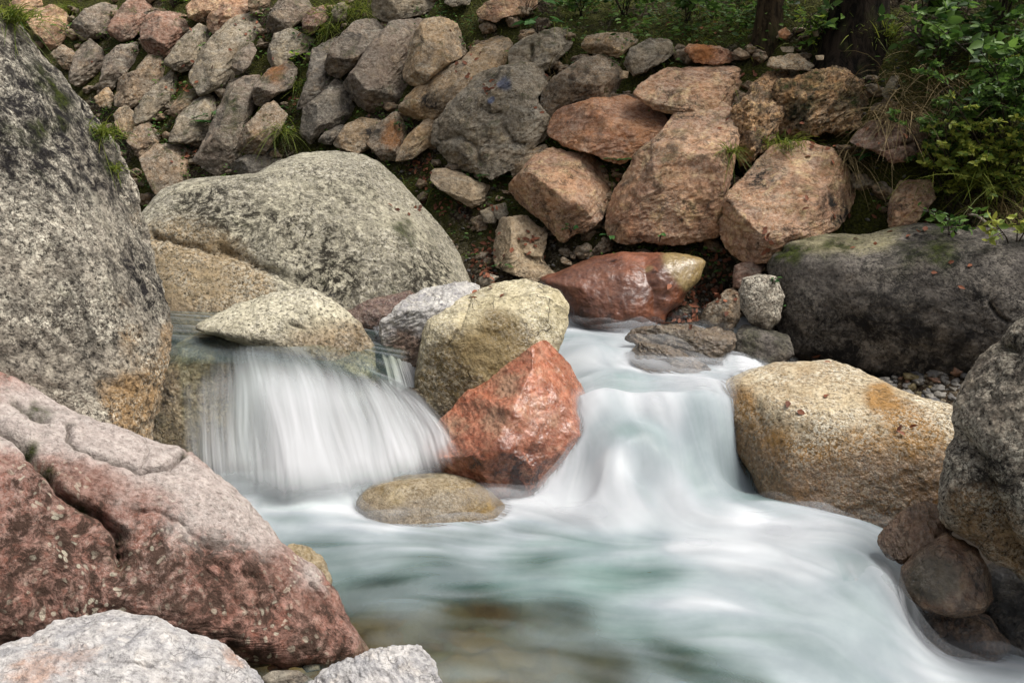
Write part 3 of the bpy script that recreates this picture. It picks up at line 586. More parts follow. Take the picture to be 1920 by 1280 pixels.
rock("boulder", "low smooth olive cobble at the red boulder's foot", [(664,945),(680,922),(705,904),(760,887),(830,880),(880,889),(920,920),(950,950),(962,975),(940,1010),(800,1030),(700,1000)], m_mid, Y=4.62, T=0.75, sub=7, lean=0.5, facets=0, psoft=0.1, planes=[(0,0.35,0.94,0.88)], amp=(0.03,0.012,0.004), ridged=False, smooth=5, stain=[(900,930,50,0.7),(940,960,30,0.9)])
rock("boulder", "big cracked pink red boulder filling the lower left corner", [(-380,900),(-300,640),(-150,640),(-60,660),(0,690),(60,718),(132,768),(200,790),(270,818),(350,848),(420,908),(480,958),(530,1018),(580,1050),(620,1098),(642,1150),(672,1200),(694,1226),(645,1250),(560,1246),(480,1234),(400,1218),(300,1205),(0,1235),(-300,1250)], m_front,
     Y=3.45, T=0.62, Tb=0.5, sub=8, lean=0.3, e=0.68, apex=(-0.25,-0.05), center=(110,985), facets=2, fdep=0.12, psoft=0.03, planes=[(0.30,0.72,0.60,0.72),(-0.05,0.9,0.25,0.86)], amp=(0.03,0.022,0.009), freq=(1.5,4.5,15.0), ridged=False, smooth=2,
     stain=[(60,760,70,0.9),(200,820,60,1.0),(300,860,60,1.0),(400,930,60,0.9),(480,990,60,0.8),(560,1070,40,0.6),(330,980,60,0.45),(215,960,40,0.3),(30,820,50,0.5),(130,790,50,0.8)], dark=[(330,1030,80,0.5),(420,1150,120,0.8),(160,1130,130,0.85),(20,1130,120,0.85),(560,1200,80,0.7),(300,1200,160,1.0),(60,980,80,0.35)],  # pale blobs paint the light on the ridge along with its paler colour
     moss=[(80,765,13,1),(66,752,9,.9),(134,797,9,1),(62,838,11,1),(95,888,10,1),(150,950,7,.7),(212,1030,9,.9),(214,1050,9,.9),(300,893,7,.9),(345,850,6,.9)],
     cracks=[([(-10,785),(40,830),(95,895),(130,940),(180,968),(215,1005),(215,1050)],0.016,0.10,0.5),([(130,800),(135,840),(180,862),(260,888),(310,886),(345,850)],0.008,0.06,0.4),([(30,755),(70,785),(90,790)],0.012,0.05,0.6),([(480,1040),(550,1060),(600,1085)],0.005,0.025,0),([(420,930),(500,985),(560,1040)],0.005,0.02,0),([(250,960),(330,985),(390,1050),(470,1080)],0.005,0.02,0),([(270,825),(260,888)],0.005,0.02,0),([(560,1090),(600,1130),(625,1190),(610,1240)],0.008,0.035,0),([(360,1060),(430,1120),(520,1140)],0.005,0.018,0),([(60,850),(30,900)],0.01,0.02,0)])
rock("rock", "mossy olive rock peeking out behind the pink red boulder's ridge", [(540,1020),(575,1022),(605,1045),(625,1090),(600,1140),(550,1110)], m_mid, Y=3.75, T=0.9, sub=6, cat="rock", facets=2)
rock("boulder", "grey white marbled rock in the bottom left corner", [(-120,1290),(-50,1230),(0,1208),(60,1188),(130,1150),(200,1137),(290,1158),(350,1188),(420,1210),(470,1240),(500,1285),(500,1360),(200,1420),(-120,1400)], m_bottom, Y=2.78, T=0.75, sub=8, lean=0.45, facets=5, fdep=0.14, planes=[(0.05,0.45,0.88,0.72)], amp=(0.05,0.035,0.010), freq=(1.5,4.0,16.0), ridged=False, smooth=2, strat=(0.3,0.3,0.9), sk=2,
     stain=[(60,1270,50,0.6),(150,1240,40,0.4),(430,1230,30,0.6)], cracks=[([(60,1195),(150,1215),(230,1200)],0.015,0.02,0),([(200,1240),(280,1250),(350,1230)],0.015,0.02,0)])
rock("rock", "small grey white rock at the bottom edge by the pink red boulder's tip", [(570,1290),(620,1250),(690,1219),(740,1209),(790,1211),(816,1240),(824,1285),(800,1340),(600,1340)], m_bottom, Y=2.86, T=0.8, sub=7, lean=0.3, facets=6, fdep=0.2, amp=(0.06,0.05,0.012), strat=(0.8,0.2,0.4), sk=2, smooth=2, cat="rock")
rock("boulder", "golden brown granite boulder with an ochre band, right of the cascade", [(1350,752),(1365,725),(1400,704),(1450,684),(1520,679),(1556,671),(1600,694),(1650,720),(1720,745),(1790,768),(1815,830),(1800,900),(1770,960),(1720,1010),(1620,1030),(1540,1020),(1490,1000),(1440,945),(1420,890),(1385,832),(1360,792)], m_gold,
     Y=5.00, T=0.85, sub=8, lean=0.25, e=0.6, apex=(-0.05,-0.35), facets=0, psoft=0.09, planes=[(0.02,0.55,0.83,0.68),(-0.6,0.8,-0.1,0.78),(0.1,0.92,-0.38,0.78)], grow=1.055, amp=(0.035,0.012,0.006), ridged=False, smooth=3,
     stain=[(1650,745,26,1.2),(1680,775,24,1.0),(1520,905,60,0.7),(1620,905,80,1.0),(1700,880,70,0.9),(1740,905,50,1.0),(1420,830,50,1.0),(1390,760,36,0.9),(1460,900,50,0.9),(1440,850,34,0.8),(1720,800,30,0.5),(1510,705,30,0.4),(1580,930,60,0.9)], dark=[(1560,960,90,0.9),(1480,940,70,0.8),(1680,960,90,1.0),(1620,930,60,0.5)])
rock("boulder", "tall grey boulder cut by the right edge over the dark hollow", [(1764,942),(1775,870),(1785,790),(1802,728),(1840,660),(1890,610),(1932,578),(2060,540),(2200,700),(2200,1000),(2060,1150),(1960,1122),(1920,1100),(1870,1062),(1812,1012),(1775,987)], m_right,
     Y=3.85, T=0.7, sub=8, lean=0.05, e=0.62, apex=(0.0,0.05), facets=0, psoft=0.10, planes=[(-0.6,0.8,0.2,0.82),(0.1,0.95,0.25,0.86),(-0.2,0.75,-0.65,0.80)], amp=(0.045,0.03,0.011), freq=(1.7,4.0,16.0), smooth=3, stain=[(1850,980,70,0.7),(1900,1060,70,0.8),(1830,930,40,0.4)], dark=[(1850,880,40,0.9),(1880,920,40,0.7),(1810,930,40,0.5),(1900,640,40,0.4)],
     cracks=[([(1800,820),(1830,850),(1855,900),(1870,970),(1910,1050)],0.045,0.07,0.1),([(1870,640),(1905,660)],0.02,0.03,0.5),([(1930,860),(1880,960)],0.03,0.03,0)])
rock("rock", "wet brown ridged stone between the golden boulder and the tall grey one", [(1643,1012),(1658,986),(1690,960),(1742,929),(1768,945),(1790,985),(1760,1030),(1705,1062),(1668,1048)], m_wetb, Y=4.05, T=0.85, sub=7, lean=0.2, facets=7, fdep=0.25, planes=[(0.2,0.5,0.83,0.62),(-0.6,0.75,0,0.75)], amp=(0.07,0.07,0.01), strat=(0.7,0.1,0.3), cat="rock")
rock("rock", "rounded mossy brown stone under the tall grey boulder at the small drop", [(1688,1100),(1689,1065),(1722,1028),(1775,998),(1830,1028),(1860,1080),(1864,1122),(1842,1147),(1790,1157),(1730,1142)], m_wetb, Y=3.86, T=0.9, sub=7, lean=0.1, facets=2, amp=(0.04,0.02,0.006), stain=[(1760,1080,40,0.9),(1740,1090,30,0.8)], dark=[(1820,1110,40,0.6)], cat="rock")
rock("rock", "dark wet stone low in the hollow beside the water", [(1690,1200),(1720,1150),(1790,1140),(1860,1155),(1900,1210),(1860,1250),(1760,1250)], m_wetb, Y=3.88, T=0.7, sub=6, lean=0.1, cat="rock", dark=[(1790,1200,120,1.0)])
rock("boulder", "black stone filling the hollow under the tall grey boulder", [(1815,1180),(1840,1060),(1940,1050),(2060,1080),(2100,1250),(1950,1290),(1860,1260)], m_dark, Y=3.96, T=0.45, sub=6, lean=0.1, dark=[(1920,1180,150,1.0)])  # added stone, blackened so its colour gives the shade under the overhang
rock("boulder", "massive dark grey boulder with a mossy top on the right bank", [(1452,560),(1450,500),(1458,475),(1480,456),(1540,438),(1640,434),(1720,416),(1800,426),(1920,425),(2050,440),(2080,560),(2000,650),(1900,690),(1830,712),(1720,712),(1640,712),(1540,700),(1480,672),(1462,610)], m_dark,
     Y=6.0, T=0.85, sub=8, lean=0.3, e=0.64, apex=(0.1,0.05), facets=0, psoft=0.12, planes=[(-0.1,0.5,0.85,0.90),(-0.05,0.8,-0.6,0.76)], amp=(0.05,0.014,0.006), ridged=False, smooth=4, stain=[(1520,440,40,0.9),(1590,438,40,1.0),(1650,432,40,1.0),(1560,450,25,0.6)], moss=[(1490,468,22,1.0),(1510,460,20,1.0),(1570,462,24,0.9),(1590,470,14,0.8),(1765,475,24,0.8),(1465,485,16,0.8),(1505,495,14,0.8),(1720,440,60,0.35)],
     cracks=[([(1440,470),(1500,480),(1560,460),(1620,455)],0.03,0.03,0.3),([(1845,565),(1880,600)],0.01,0.04,0)], dark=[(1640,640,120,0.6),(1760,660,100,0.8),(1780,440,90,0.6),(1600,680,90,0.6)])
rock("rock", "rounded grey stone against the massive dark boulder's left end", D and [(1384,546),(1392,520),(1420,514),(1455,518),(1470,555),(1462,600),(1440,622),(1405,606),(1388,575)], m_right, Y=6.0, T=0.8, sub=7, lean=0.1, facets=0, amp=(0.04,0.015,0.006), ridged=False, cat="rock")
rock("boulder", "long wet red brown boulder with a pale dry tail on the far bank", D and [(340,860),(500,808),(650,738),(800,716),(930,713),(1060,716),(1160,726),(1250,743),(1284,770),(1244,862),(1168,935),(1145,1000),(1075,1060),(1062,1110),(930,1140),(740,1170),(620,1140),(540,1100),(500,1020),(430,940)], m_wetred, crop=D,
     Y=6.5, T=0.85, sub=8, lean=0.3, e=0.66, apex=(-0.05,-0.1), facets=0, psoft=0.12, planes=[(-0.1,0.6,0.78,0.90),(0.45,0.85,0.0,0.88)], grow=1.03, amp=(0.04,0.014,0.005), ridged=False, smooth=3, stain=[(1180,790,90,1.4),(1250,790,60,1.2),(1110,740,70,1.0),(1180,880,50,0.9),(960,790,30,0.7)], dark=[(740,1140,150,0.6),(560,1080,80,0.7)],
     cracks=[([(940,760),(950,860),(1000,960),(1010,1080)],0.06,0.04,0)])
rock("rock", "shiny wet brown slab at the cascade's far edge, upper of the two", [(1164,640),(1186,618),(1230,610),(1292,606),(1322,616),(1347,606),(1380,621),(1385,645),(1372,682),(1342,697),(1300,678),(1245,652),(1200,646)], MW['wetbrown'], Y=5.78, T=0.7, sub=7, lean=0.3, facets=6, fdep=0.25, planes=[(0.1,0.4,0.9,0.55)], amp=(0.06,0.06,0.012), strat=(0.3,0.3,0.9), cat="rock")
rock("rock", "shiny wet brown slab at the cascade's far edge, lower and nearer the foam", [(1166,665),(1200,642),(1255,650),(1310,675),(1346,702),(1300,715),(1210,705)], MW['wetbrown'], Y=5.62, T=0.8, sub=7, lean=0.4, facets=6, fdep=0.25, amp=(0.06,0.06,0.012), strat=(0.3,0.3,0.9), cat="rock")
rock("rock", "tan rock with a mossy side between the leaf litter and the massive dark boulder", [(1308,605),(1324,575),(1359,546),(1378,536),(1388,560),(1388,595),(1374,622),(1338,612)], MW['brown'], Y=6.35, T=0.85, sub=6, lean=0.3, cat="rock", facets=5)
rock("rock", "rusty orange brown stone wedged above the rounded grey stone", [(1374,540),(1376,498),(1412,487),(1434,494),(1425,520),(1390,545)], MW['red'], Y=6.45, T=0.85, sub=6, lean=0.3, cat="rock", facets=5)
rock("rock", "dark mossy stone in the shade under the massive dark boulder's left end", [(1378,632),(1392,608),(1430,612),(1480,628),(1490,665),(1460,690),(1400,700),(1370,690)], m_dark, Y=5.85, T=0.7, sub=6, lean=0.2, cat="rock", moss=[(1430,650,50,0.5)])
rock("rock", "wet pitted ledge rock showing through the thin left edge of the waterfall", [(262,830),(280,790),(298,720),(322,655),(360,632),(420,628),(520,650),(620,668),(700,690),(760,740),(800,810),(800,950),(600,980),(350,960),(270,900)], m_ledge, Y=5.36, T=0.45, sub=7, lean=0.05, facets=4, planes=[(0,1,0.1,0.6)], amp=(0.05,0.04,0.012), stain=[(440,720,60,1.0)], moss=[(300,760,40,0.5)], cat="rock")
rock("rock", "golden pitted wet rock at the waterfall's left end beside the huge speckled boulder", [(268,860),(282,770),(308,695),(345,652),(400,640),(440,662),(452,720),(436,790),(415,860),(380,920),(310,920)], m_ledge, Y=5.12, T=0.5, sub=7, lean=0.15, facets=3, amp=(0.06,0.05,0.012), stain=[(430,720,35,0.9)], moss=[(300,780,25,0.6),(310,840,30,0.5)], cat="rock")
rock("rock", "hidden brown rock showing faintly through the mound of white water", [(1090,960),(1120,880),(1160,852),(1220,856),(1290,900),(1320,970),(1200,1010)], m_wetb, Y=4.86, T=0.5, sub=6, lean=0.3, cat="rock")
rock("rock", "small grey stone with leaves behind the olive boulder's crown", D and [(-10,852),(60,833),(112,850),(60,892),(0,900)], MW['grey'], crop=D, Y=6.35, T=0.8, sub=5, cat="rock")
# pebbles by the marbled rocks
for lab, poly, mk in [("black glossy pebble at the bottom edge between the two marbled rocks", [(490,1268),(510,1256),(560,1256),(590,1275),(585,1300),(500,1300)], 'greyblue'),
                      ("small dark blue pebble just right of the black one", [(565,1250),(580,1240),(600,1243),(600,1256),(575,1260)], 'greyblue'),
                      ("yellowish pebble in the shallow water by the black pebble", [(500,1250),(515,1240),(545,1245),(540,1256),(505,1258)], 'orange'),
                      ("pale grey pebble under the pink red boulder's edge", [(462,1243),(480,1232),(508,1236),(505,1247),(475,1252)], 'grey'),
                      ("pink pebble beside the yellowish pebble", [(540,1240),(556,1232),(574,1236),(570,1246),(548,1248)], 'pink'),
                      ("dark red pebble in the gap at the left edge", [(5,1200),(20,1186),(48,1190),(52,1203),(20,1212)], 'red')]:
    q = np.mean(poly, 0)
    rock("pebble", lab, poly, MW[mk], Y=float(at_z(q[0], q[1], -0.035)[1]), T=0.9, sub=5, facets=1, lean=0.1, cat="pebble", group="pebbles by the marbled rocks", amp=(0.03, 0.01, 0.003))
# ------------------------------------------------------------------ water
def tps(P, Q, lam=0.002):
    """thin plate spline through rows of P (x, y, value...) evaluated at Q (x, y)."""
    xy, val = P[:, :2], P[:, 2:]
    U = lambda d2: np.where(d2 > 0, 0.5 * d2 * np.log(d2 + 1e-20), 0)
    K = U(((xy[:, None] - xy[None]) ** 2).sum(-1)) + lam * np.eye(len(P))
    A_ = np.zeros((len(P) + 3, len(P) + 3)); A_[:-3, :-3] = K
    A_[:-3, -3] = 1; A_[:-3, -2:] = xy; A_[-3, :-3] = 1; A_[-2:, :-3] = xy.T
    w = np.linalg.solve(A_, np.concatenate([val, np.zeros((3, val.shape[1]))]))
    out = np.zeros((len(Q), val.shape[1]))
    for i in range(0, len(Q), 40000):
        q = Q[i:i + 40000]
        out[i:i + 40000] = U(((q[:, None] - xy[None]) ** 2).sum(-1)) @ w[:-3] + np.c_[np.ones(len(q)), q] @ w[-3:]
    return out
def shep(P, Q, sig=0.16):
    xy, val = P[:, :2], P[:, 2:]
    out = np.zeros((len(Q), val.shape[1]))
    for i in range(0, len(Q), 40000):
        d2 = ((Q[i:i + 40000, None] - xy[None]) ** 2).sum(-1)
        w = 1.0 / (d2 + 0.003) ** 2 * np.exp(-d2 / 2.0)
        w = w + 1e-9
        out[i:i + 40000] = (w @ val) / w.sum(1, keepdims=True)
    return out
# photo point, water level, foam cover, milkiness, flow (to the right, away from the viewer)
WP = [
 # foot of the left fall and pool
 (400,915,0,.95,.9,.3,-1),(480,925,0,1.0,.9,.4,-1),(560,945,.01,1.0,.95,.6,-1),(640,940,.02,1.0,1,.8,-.6),(620,970,0,.85,.9,1,-.4),(700,992,0,.72,.8,1,-.2),(540,985,0,.55,.7,.8,-.5),
 (600,1030,0,.22,.6,1,-.1),(700,1050,0,.28,.6,1,0),(800,1010,0,.55,.7,1,0),(780,1060,0,.20,.6,1,0),(900,1015,0,.5,.7,1,.05),(640,1075,0,.12,.5,1,0),(720,1110,0,.16,.4,1,0),
 (1000,950,.01,.95,.95,.9,-.4),(960,1000,0,.7,.8,1,-.1),(1080,965,.01,.9,.95,.7,-.6),(1180,965,.02,1,1,.3,-1),(1290,962,.01,1,1,.6,-.8),(1390,985,.01,1,1,1,-.4),(1480,1000,.02,1,1,1,-.3),(1560,995,.02,.92,1,1,-.5),(1620,1005,.01,.8,1,.9,-.8),
 (1000,1035,0,.32,.8,1,0),(1100,1035,0,.30,.95,1,-.1),(1200,1030,0,.5,.95,1,-.2),(1290,1025,.01,.85,1,1,-.3),(1380,1045,.01,.97,1,1,-.4),(1480,1070,.01,.85,1,1,-.6),(1580,1070,0,.8,1,.9,-.9),(1640,1060,0,.7,1,.7,-1),
 (850,1090,0,.2,.5,1,0),(980,1085,0,.22,.8,1,-.1),(1120,1085,0,.22,.95,1,-.2),(1230,1095,0,.40,.95,1,-.3),(1330,1110,0,.72,1,1,-.5),(1430,1130,0,.72,1,1,-.6),(1530,1140,0,.78,1,1,-.8),(1610,1130,0,.7,1,.8,-1),
 (760,1190,0,.06,.1,1,-.1),(900,1170,0,.06,.15,1,-.1),(1050,1170,0,.12,.35,1,-.2),(1180,1165,0,.28,.8,1,-.3),(1300,1175,0,.50,.9,1,-.4),(1420,1185,0,.58,.95,1,-.5),(1530,1195,0,.7,1,1,-.6),
 (830,1260,0,.05,.15,1,-.1),(1000,1250,0,.06,.15,1,-.2),(1130,1245,0,.07,.2,1,-.3),(1250,1240,0,.22,.5,1,-.35),(1370,1260,0,.35,.7,1,-.4),(1500,1250,-.02,.62,.9,1,-.4),(1400,1290,-.01,.2,.5,1,-.4),
 (1670,1090,-.01,.6,1,.6,-1),(1690,1130,-.10,.75,1,.4,-1),(1705,1180,-.22,.85,1,.5,-1),(1640,1190,-.04,.7,1,.8,-.8),(1740,1215,-.25,.85,1,1,-.3),(1640,1240,-.09,.75,1,1,-.4),(1830,1245,-.28,.85,1,1,-.2),(1750,1270,-.20,.8,1,1,-.3),(1930,1262,-.30,.8,1,1,-.2),(1850,1190,-.36,.1,.2,1,-.1),(1930,1215,-.37,.1,.2,1,-.1),
 # right cascade, top to bottom
 (1070,655,.50,.75,.9,.8,-.6),(1130,652,.50,.8,.9,.6,-.8),(1120,690,.47,.85,.9,.5,-1),(1190,680,.475,.85,.95,.8,-.6),(1250,695,.455,.75,.95,.8,-.6),(1330,706,.44,.9,1,.6,-.8),(1400,712,.43,.9,1,.3,-1),
 (1110,735,.425,.5,.8,.2,-1),(1180,722,.44,.45,.9,.5,-1),(1230,735,.43,.62,.95,.4,-1),(1310,740,.42,.9,1,.2,-1),(1380,750,.40,.85,1,.1,-1),
 (1105,765,.395,.95,1,.1,-1),(1190,758,.41,.98,1,.2,-1),(1260,775,.385,.85,1,.1,-1),(1340,780,.37,.9,1,0,-1),
 (1110,810,.31,.8,.95,.1,-1),(1180,805,.35,.55,.95,.2,-1),(1240,805,.335,.62,.95,.2,-1),(1300,805,.32,.72,1,.2,-1),(1360,820,.26,.75,1,.2,-1),
 (1110,850,.23,.9,.95,-.1,-1),(1180,846,.27,.85,.95,0,-1),(1240,852,.25,.82,.95,.2,-1),(1300,862,.18,.62,1,.3,-1),(1360,870,.12,.40,1,.4,-1),(1400,870,.08,.3,1,.4,-1),
 (1070,895,.10,.9,.95,-.3,-1),(1130,890,.17,.9,.95,-.1,-1),(1190,895,.17,.72,.9,0,-1),(1250,895,.15,.85,.95,.2,-1),(1320,905,.08,.6,1,.3,-1),(1390,910,.03,.35,1,.5,-.8),(1430,925,.02,.35,1,.6,-.6),
 (1040,932,.02,.95,.95,-.3,-1),(1110,935,.04,.95,1,-.1,-1),(1190,938,.04,.85,.95,0,-1),(1270,935,.04,.9,1,.2,-1),(1350,940,.02,.7,1,.5,-.8),(1440,955,.02,.75,1,.8,-.5),
]
# under and behind the rocks, so that the sheet runs on
pts = []
for (x, y, z, fo, mi, u, v) in WP:
    q = at_z(x, y, z); pts.append((q[0], q[1], z, fo, mi, u, v))
extra = [(-1.6,4.6,0,.6,.8,.3,-1),(-1.3,5.3,0,.8,.8,.3,-1),(-.5,5.2,0,1,.9,.3,-1),(-.9,5.05,0,1,.9,.3,-1),(-1.25,5.0,0,1,.9,.3,-1),(-.7,4.92,.01,1,.95,.5,-1),(-1.1,4.88,0,1,.95,.4,-1),(-.35,4.85,.02,1,.95,.7,-.8),(-1.6,3.4,-.05,.1,.2,1,0),(-.6,2.6,-.06,.05,.1,1,0),(.2,2.4,-.02,.05,.1,1,-.2),(1.0,2.4,-.12,.2,.3,1,-.3),(2.4,2.9,-.36,.7,.8,1,-.3),(3.2,3.4,-.37,.5,.8,1,-.2),
         (2.4,4.4,-.36,.1,.2,1,0),(3.2,4.6,-.36,.1,.2,1,0),(1.9,4.7,-.05,.5,.9,1,-.4),(.9,6.8,.53,.8,.9,.4,-1),(1.6,6.4,.47,.8,.9,.2,-1),(.2,6.6,.54,.8,.9,.6,-.8),(.1,5.6,.25,.8,.9,.3,-1),(-.3,7.2,.6,.8,.9,.6,-.8),(1.6,5.3,.30,.8,.9,.2,-1),(-.1,5.1,.05,.9,.9,.5,-1)]
PTS = np.array(pts + extra)
nx_, ny_ = 720, 720
wx_ = np.linspace(-1.75, 3.3, nx_); wy_ = np.linspace(2.35, 6.9, ny_)
WX, WY = np.meshgrid(wx_, wy_, indexing='ij'); WQ = np.stack([WX.ravel(), WY.ravel()], 1)
WZ = tps(PTS[:, :3], WQ, 0.0015)[:, 0]
AT = shep(PTS[:, [0, 1, 3, 4, 5, 6]], WQ)
foam, milk, fu, fv = [a.reshape(nx_, ny_) for a in AT.T]
ln = np.hypot(fu, fv) + 1e-6; fu, fv = fu / ln, fv / ln
P3 = np.c_[WQ, np.zeros(len(WQ))]
# swirls in the flow
sw = fbm(P3 * 2.2, 3, 77).reshape(nx_, ny_) * 0.9
fu, fv = fu * np.cos(sw) - fv * np.sin(sw), fu * np.sin(sw) + fv * np.cos(sw)
def lic(src, fu, fv, steps, h=1.0):
    """smear a field along the flow: the way foam drawn out by a current lies on the water."""
    n, m = src.shape; acc = src.copy(); cnt = 1.0
    for sgn in (1, -1):
        x, y = np.meshgrid(np.arange(n, dtype=float), np.arange(m, dtype=float), indexing='ij')
        for k in range(steps):
            xi, yi = np.clip(x.round().astype(int), 0, n - 1), np.clip(y.round().astype(int), 0, m - 1)
            x = np.clip(x + sgn * h * fu[xi, yi], 0, n - 1.001); y = np.clip(y + sgn * h * fv[xi, yi], 0, m - 1.001)
            x0, y0 = x.astype(int), y.astype(int); a, b = x - x0, y - y0
            w = 0.5 + 0.5 * math.cos(math.pi * (k + 1) / (steps + 1))
            acc += w * ((src[x0, y0] * (1 - a) + src[x0 + 1, y0] * a) * (1 - b) + (src[x0, y0 + 1] * (1 - a) + src[x0 + 1, y0 + 1] * a) * b)
            cnt += w
    return acc / cnt
def norm(a): return (a - a.mean()) / a.std()
l1 = norm(lic(fbm(P3 * 12, 3, 5).reshape(nx_, ny_), fu, fv, 34))
l2 = norm(lic(RNG.normal(size=(nx_, ny_)), fu, fv, 44))
l3 = norm(lic(fbm(P3 * 4, 4, 15).reshape(nx_, ny_), fu, fv, 34))
streak = 0.34 * l1 + 0.03 * l2 + 0.80 * l3
mid = 1 - np.abs(2 * foam - 1) ** 2
casc = sstep(4.55, 4.75, WQ[:, 1]).reshape(nx_, ny_)
lump = norm(lic(fbm(P3 * [3.0, 5.0, 1], 3, 45).reshape(nx_, ny_), fu, fv, 14))
fo = np.clip(foam + streak * (0.03 + 0.13 * mid) * (1 - 0.75 * casc) * (1 - 0.35 * sstep(0.6, 1.2, WQ[:, 0]).reshape(nx_, ny_)) + 0.10 * lump * casc + 0.025 * l2 * casc - 0.03, 0, 1)
slope = np.hypot(*np.gradient(WZ.reshape(nx_, ny_), wx_, wy_))
for (x, y, z, r_, h_) in [(1185, 852, .24, .16, .03), (1185, 800, .34, .16, -.02), (1150, 762, .39, .14, .03), (1300, 748, .41, .15, .03), (1225, 722, .43, .12, -.03), (1120, 665, .48, .12, .04), (1270, 690, .45, .12, .03), (1380, 890, .06, .16, -.05), (1400, 985, .01, .34, .015), (1190, 965, .02, .18, .025), (600, 948, .01, .2, .025), (1560, 1080, .0, .3, .012)]:
    q = at_z(x, y, z); WZ = WZ + h_ * np.exp(-((WQ[:, 0] - q[0]) ** 2 + (WQ[:, 1] - q[1]) ** 2) / r_ ** 2)
terr = sstep(4.72, 4.90, WQ[:, 1]) * sstep(6.1, 5.8, WQ[:, 1])
WZ = WZ - 0.020 * terr * np.sin(2 * math.pi * ((WQ[:, 1] - 4.78) / 0.36 + 0.35 * fbm(P3 * 1.6, 2, 91)))
zz = WZ + ((0.004 * l3 + 0.001 * l1) * (0.35 + 0.65 * foam) * (1 - 0.85 * casc) + 0.008 * lump * casc).ravel()
def blur(a, sg):
    k = np.exp(-0.5 * (np.arange(-3 * sg, 3 * sg + 1) / sg) ** 2); k /= k.sum()
    a = np.apply_along_axis(lambda r: np.convolve(r, k, 'same'), 0, a)
    return np.apply_along_axis(lambda r: np.convolve(r, k, 'same'), 1, a)
HG = np.zeros((nx_, ny_)); ZG = zz.reshape(nx_, ny_)
for W_ in ROCKV:
    ix = ((W_[:, 0] - wx_[0]) / (wx_[1] - wx_[0])).round().astype(int); iy = ((W_[:, 1] - wy_[0]) / (wy_[1] - wy_[0])).round().astype(int)
    ok = (ix >= 0) & (ix < nx_) & (iy >= 0) & (iy < ny_); ix, iy, wz = ix[ok], iy[ok], W_[ok, 2]
    ok = np.abs(wz - ZG[ix, iy]) < 0.02
    HG[ix[ok], iy[ok]] = 1
near = np.clip(blur(HG, 2) * 3.0, 0, 1); wide = np.clip(blur(HG, 9) * 5.0, 0, 1)
fo = np.clip(fo + wide * (0.22 + 0.12 * l1) * sstep(0.15, 0.6, foam), 0, 1)
walpha = 1 - 0.75 * near * sstep(-2, 1.5, l2 + l1)
def water_mat():
    m = NT("stream_water")
    fo = m.attr("foam"); mi = m.attr("milk")
    geo = m.n("NewGeometry")
    n = m.noise(geo.outputs["Position"], 3.0, 5, 0.6)
    dense = m.attr("dense")
    soft = m.vadd(m.vadd(geo.outputs["Normal"], None, 'SCALE', 0.45), (0.0, -0.12, 0.55))      # froth scatters light inside itself
    soft = m.n("VectorMath", {0: soft}, operation='NORMALIZE').outputs[0]
    white = m.n("BsdfDiffuse", {"Normal": soft, "Color": m.mix(dense, m.mix(m.rng(n, 0.3, 0.7), (0.30, 0.325, 0.355, 1), (0.38, 0.405, 0.435, 1)), (0.68, 0.695, 0.715, 1))})
    body = m.n("BsdfDiffuse", {"Color": m.mix(m.rng(n, 0.3, 0.7), S(90, 122, 118), S(118, 148, 142))})
    tr = m.n("BsdfTransparent", {"Color": (0.90, 0.92, 0.84, 1)})
    a = m.n("MixShader", {0: m.math('MULTIPLY', m.math('POWER', mi, 1.3), 0.70)}); m.set(a.inputs[1], tr.outputs[0]); m.set(a.inputs[2], body.outputs[0])
    gl = m.n("BsdfGlossy", {"Color": (1, 1, 1, 1), "Roughness": 0.30})
    fr = m.n("Fresnel", {"IOR": 1.33})
    g = m.n("MixShader", {0: m.math('MULTIPLY', fr.outputs[0], 0.6)}); m.set(g.inputs[1], a.outputs[0]); m.set(g.inputs[2], gl.outputs[0])
    f = m.n("MixShader", {0: m.math('MULTIPLY', fo, 0.97)}); m.set(f.inputs[1], g.outputs[0]); m.set(f.inputs[2], white.outputs[0])
    al = m.n("MixShader", {0: m.attr("alpha")}); m.set(al.inputs[1], m.n("BsdfTransparent").outputs[0]); m.set(al.inputs[2], f.outputs[0])
    m.surf(al.outputs[0]); return m.mat
MWAT = water_mat()
water = tag(link("water", make_mesh("water", np.c_[WQ, zz], grid_faces(nx_, ny_), MWAT, {"foam": fo.ravel(), "dense": (sstep(0.68, 1.0, blur(fo, 7)) * np.clip(0.8 + 0.15 * l1, 0, 1)).ravel(), "milk": np.clip(milk + 0.08 * l3, 0, 1).ravel(), "alpha": walpha.ravel() * (1 - sstep(1.45, 1.75, WQ[:, 0]) * sstep(4.95, 5.2, WQ[:, 1]))})),
            "white foaming stream that calms into a teal and brown pool", kind="structure")

# upper pool behind the lip
ux = np.linspace(-2.6, 0.05, 220); uy = np.linspace(5.12, 7.0, 160)
UX, UY = np.meshgrid(ux, uy, indexing='ij'); UP = np.stack([UX.ravel(), UY.ravel(), np.zeros(UX.size)], 1)
ul = norm(lic(fbm(UP * 16, 3, 8).reshape(220, 160), np.full((220, 160), .9), np.full((220, 160), -.25), 40)).ravel()
uf = 0.04 + 0.6 * sstep(5.95, 6.10, UP[:, 1]) + 0.10 * ul
UP[:, 2] = 0.70 - 0.11 * sstep(-1.5, -0.5, UP[:, 0]) + 0.0012 * ul - 0.10 * sstep(5.30, 5.10, UP[:, 1])
tag(link("water", make_mesh("water", UP, grid_faces(220, 160), MWAT, {"foam": np.clip(uf, 0, 1), "milk": np.full(len(UP), 0.2), "alpha": sstep(5.06, 5.20, UP[:, 1]) * np.maximum(sstep(-0.56, -0.64, UP[:, 0]), sstep(5.75, 5.85, UP[:, 1]))})), "smooth upper pool behind the waterfall's lip", kind="structure")

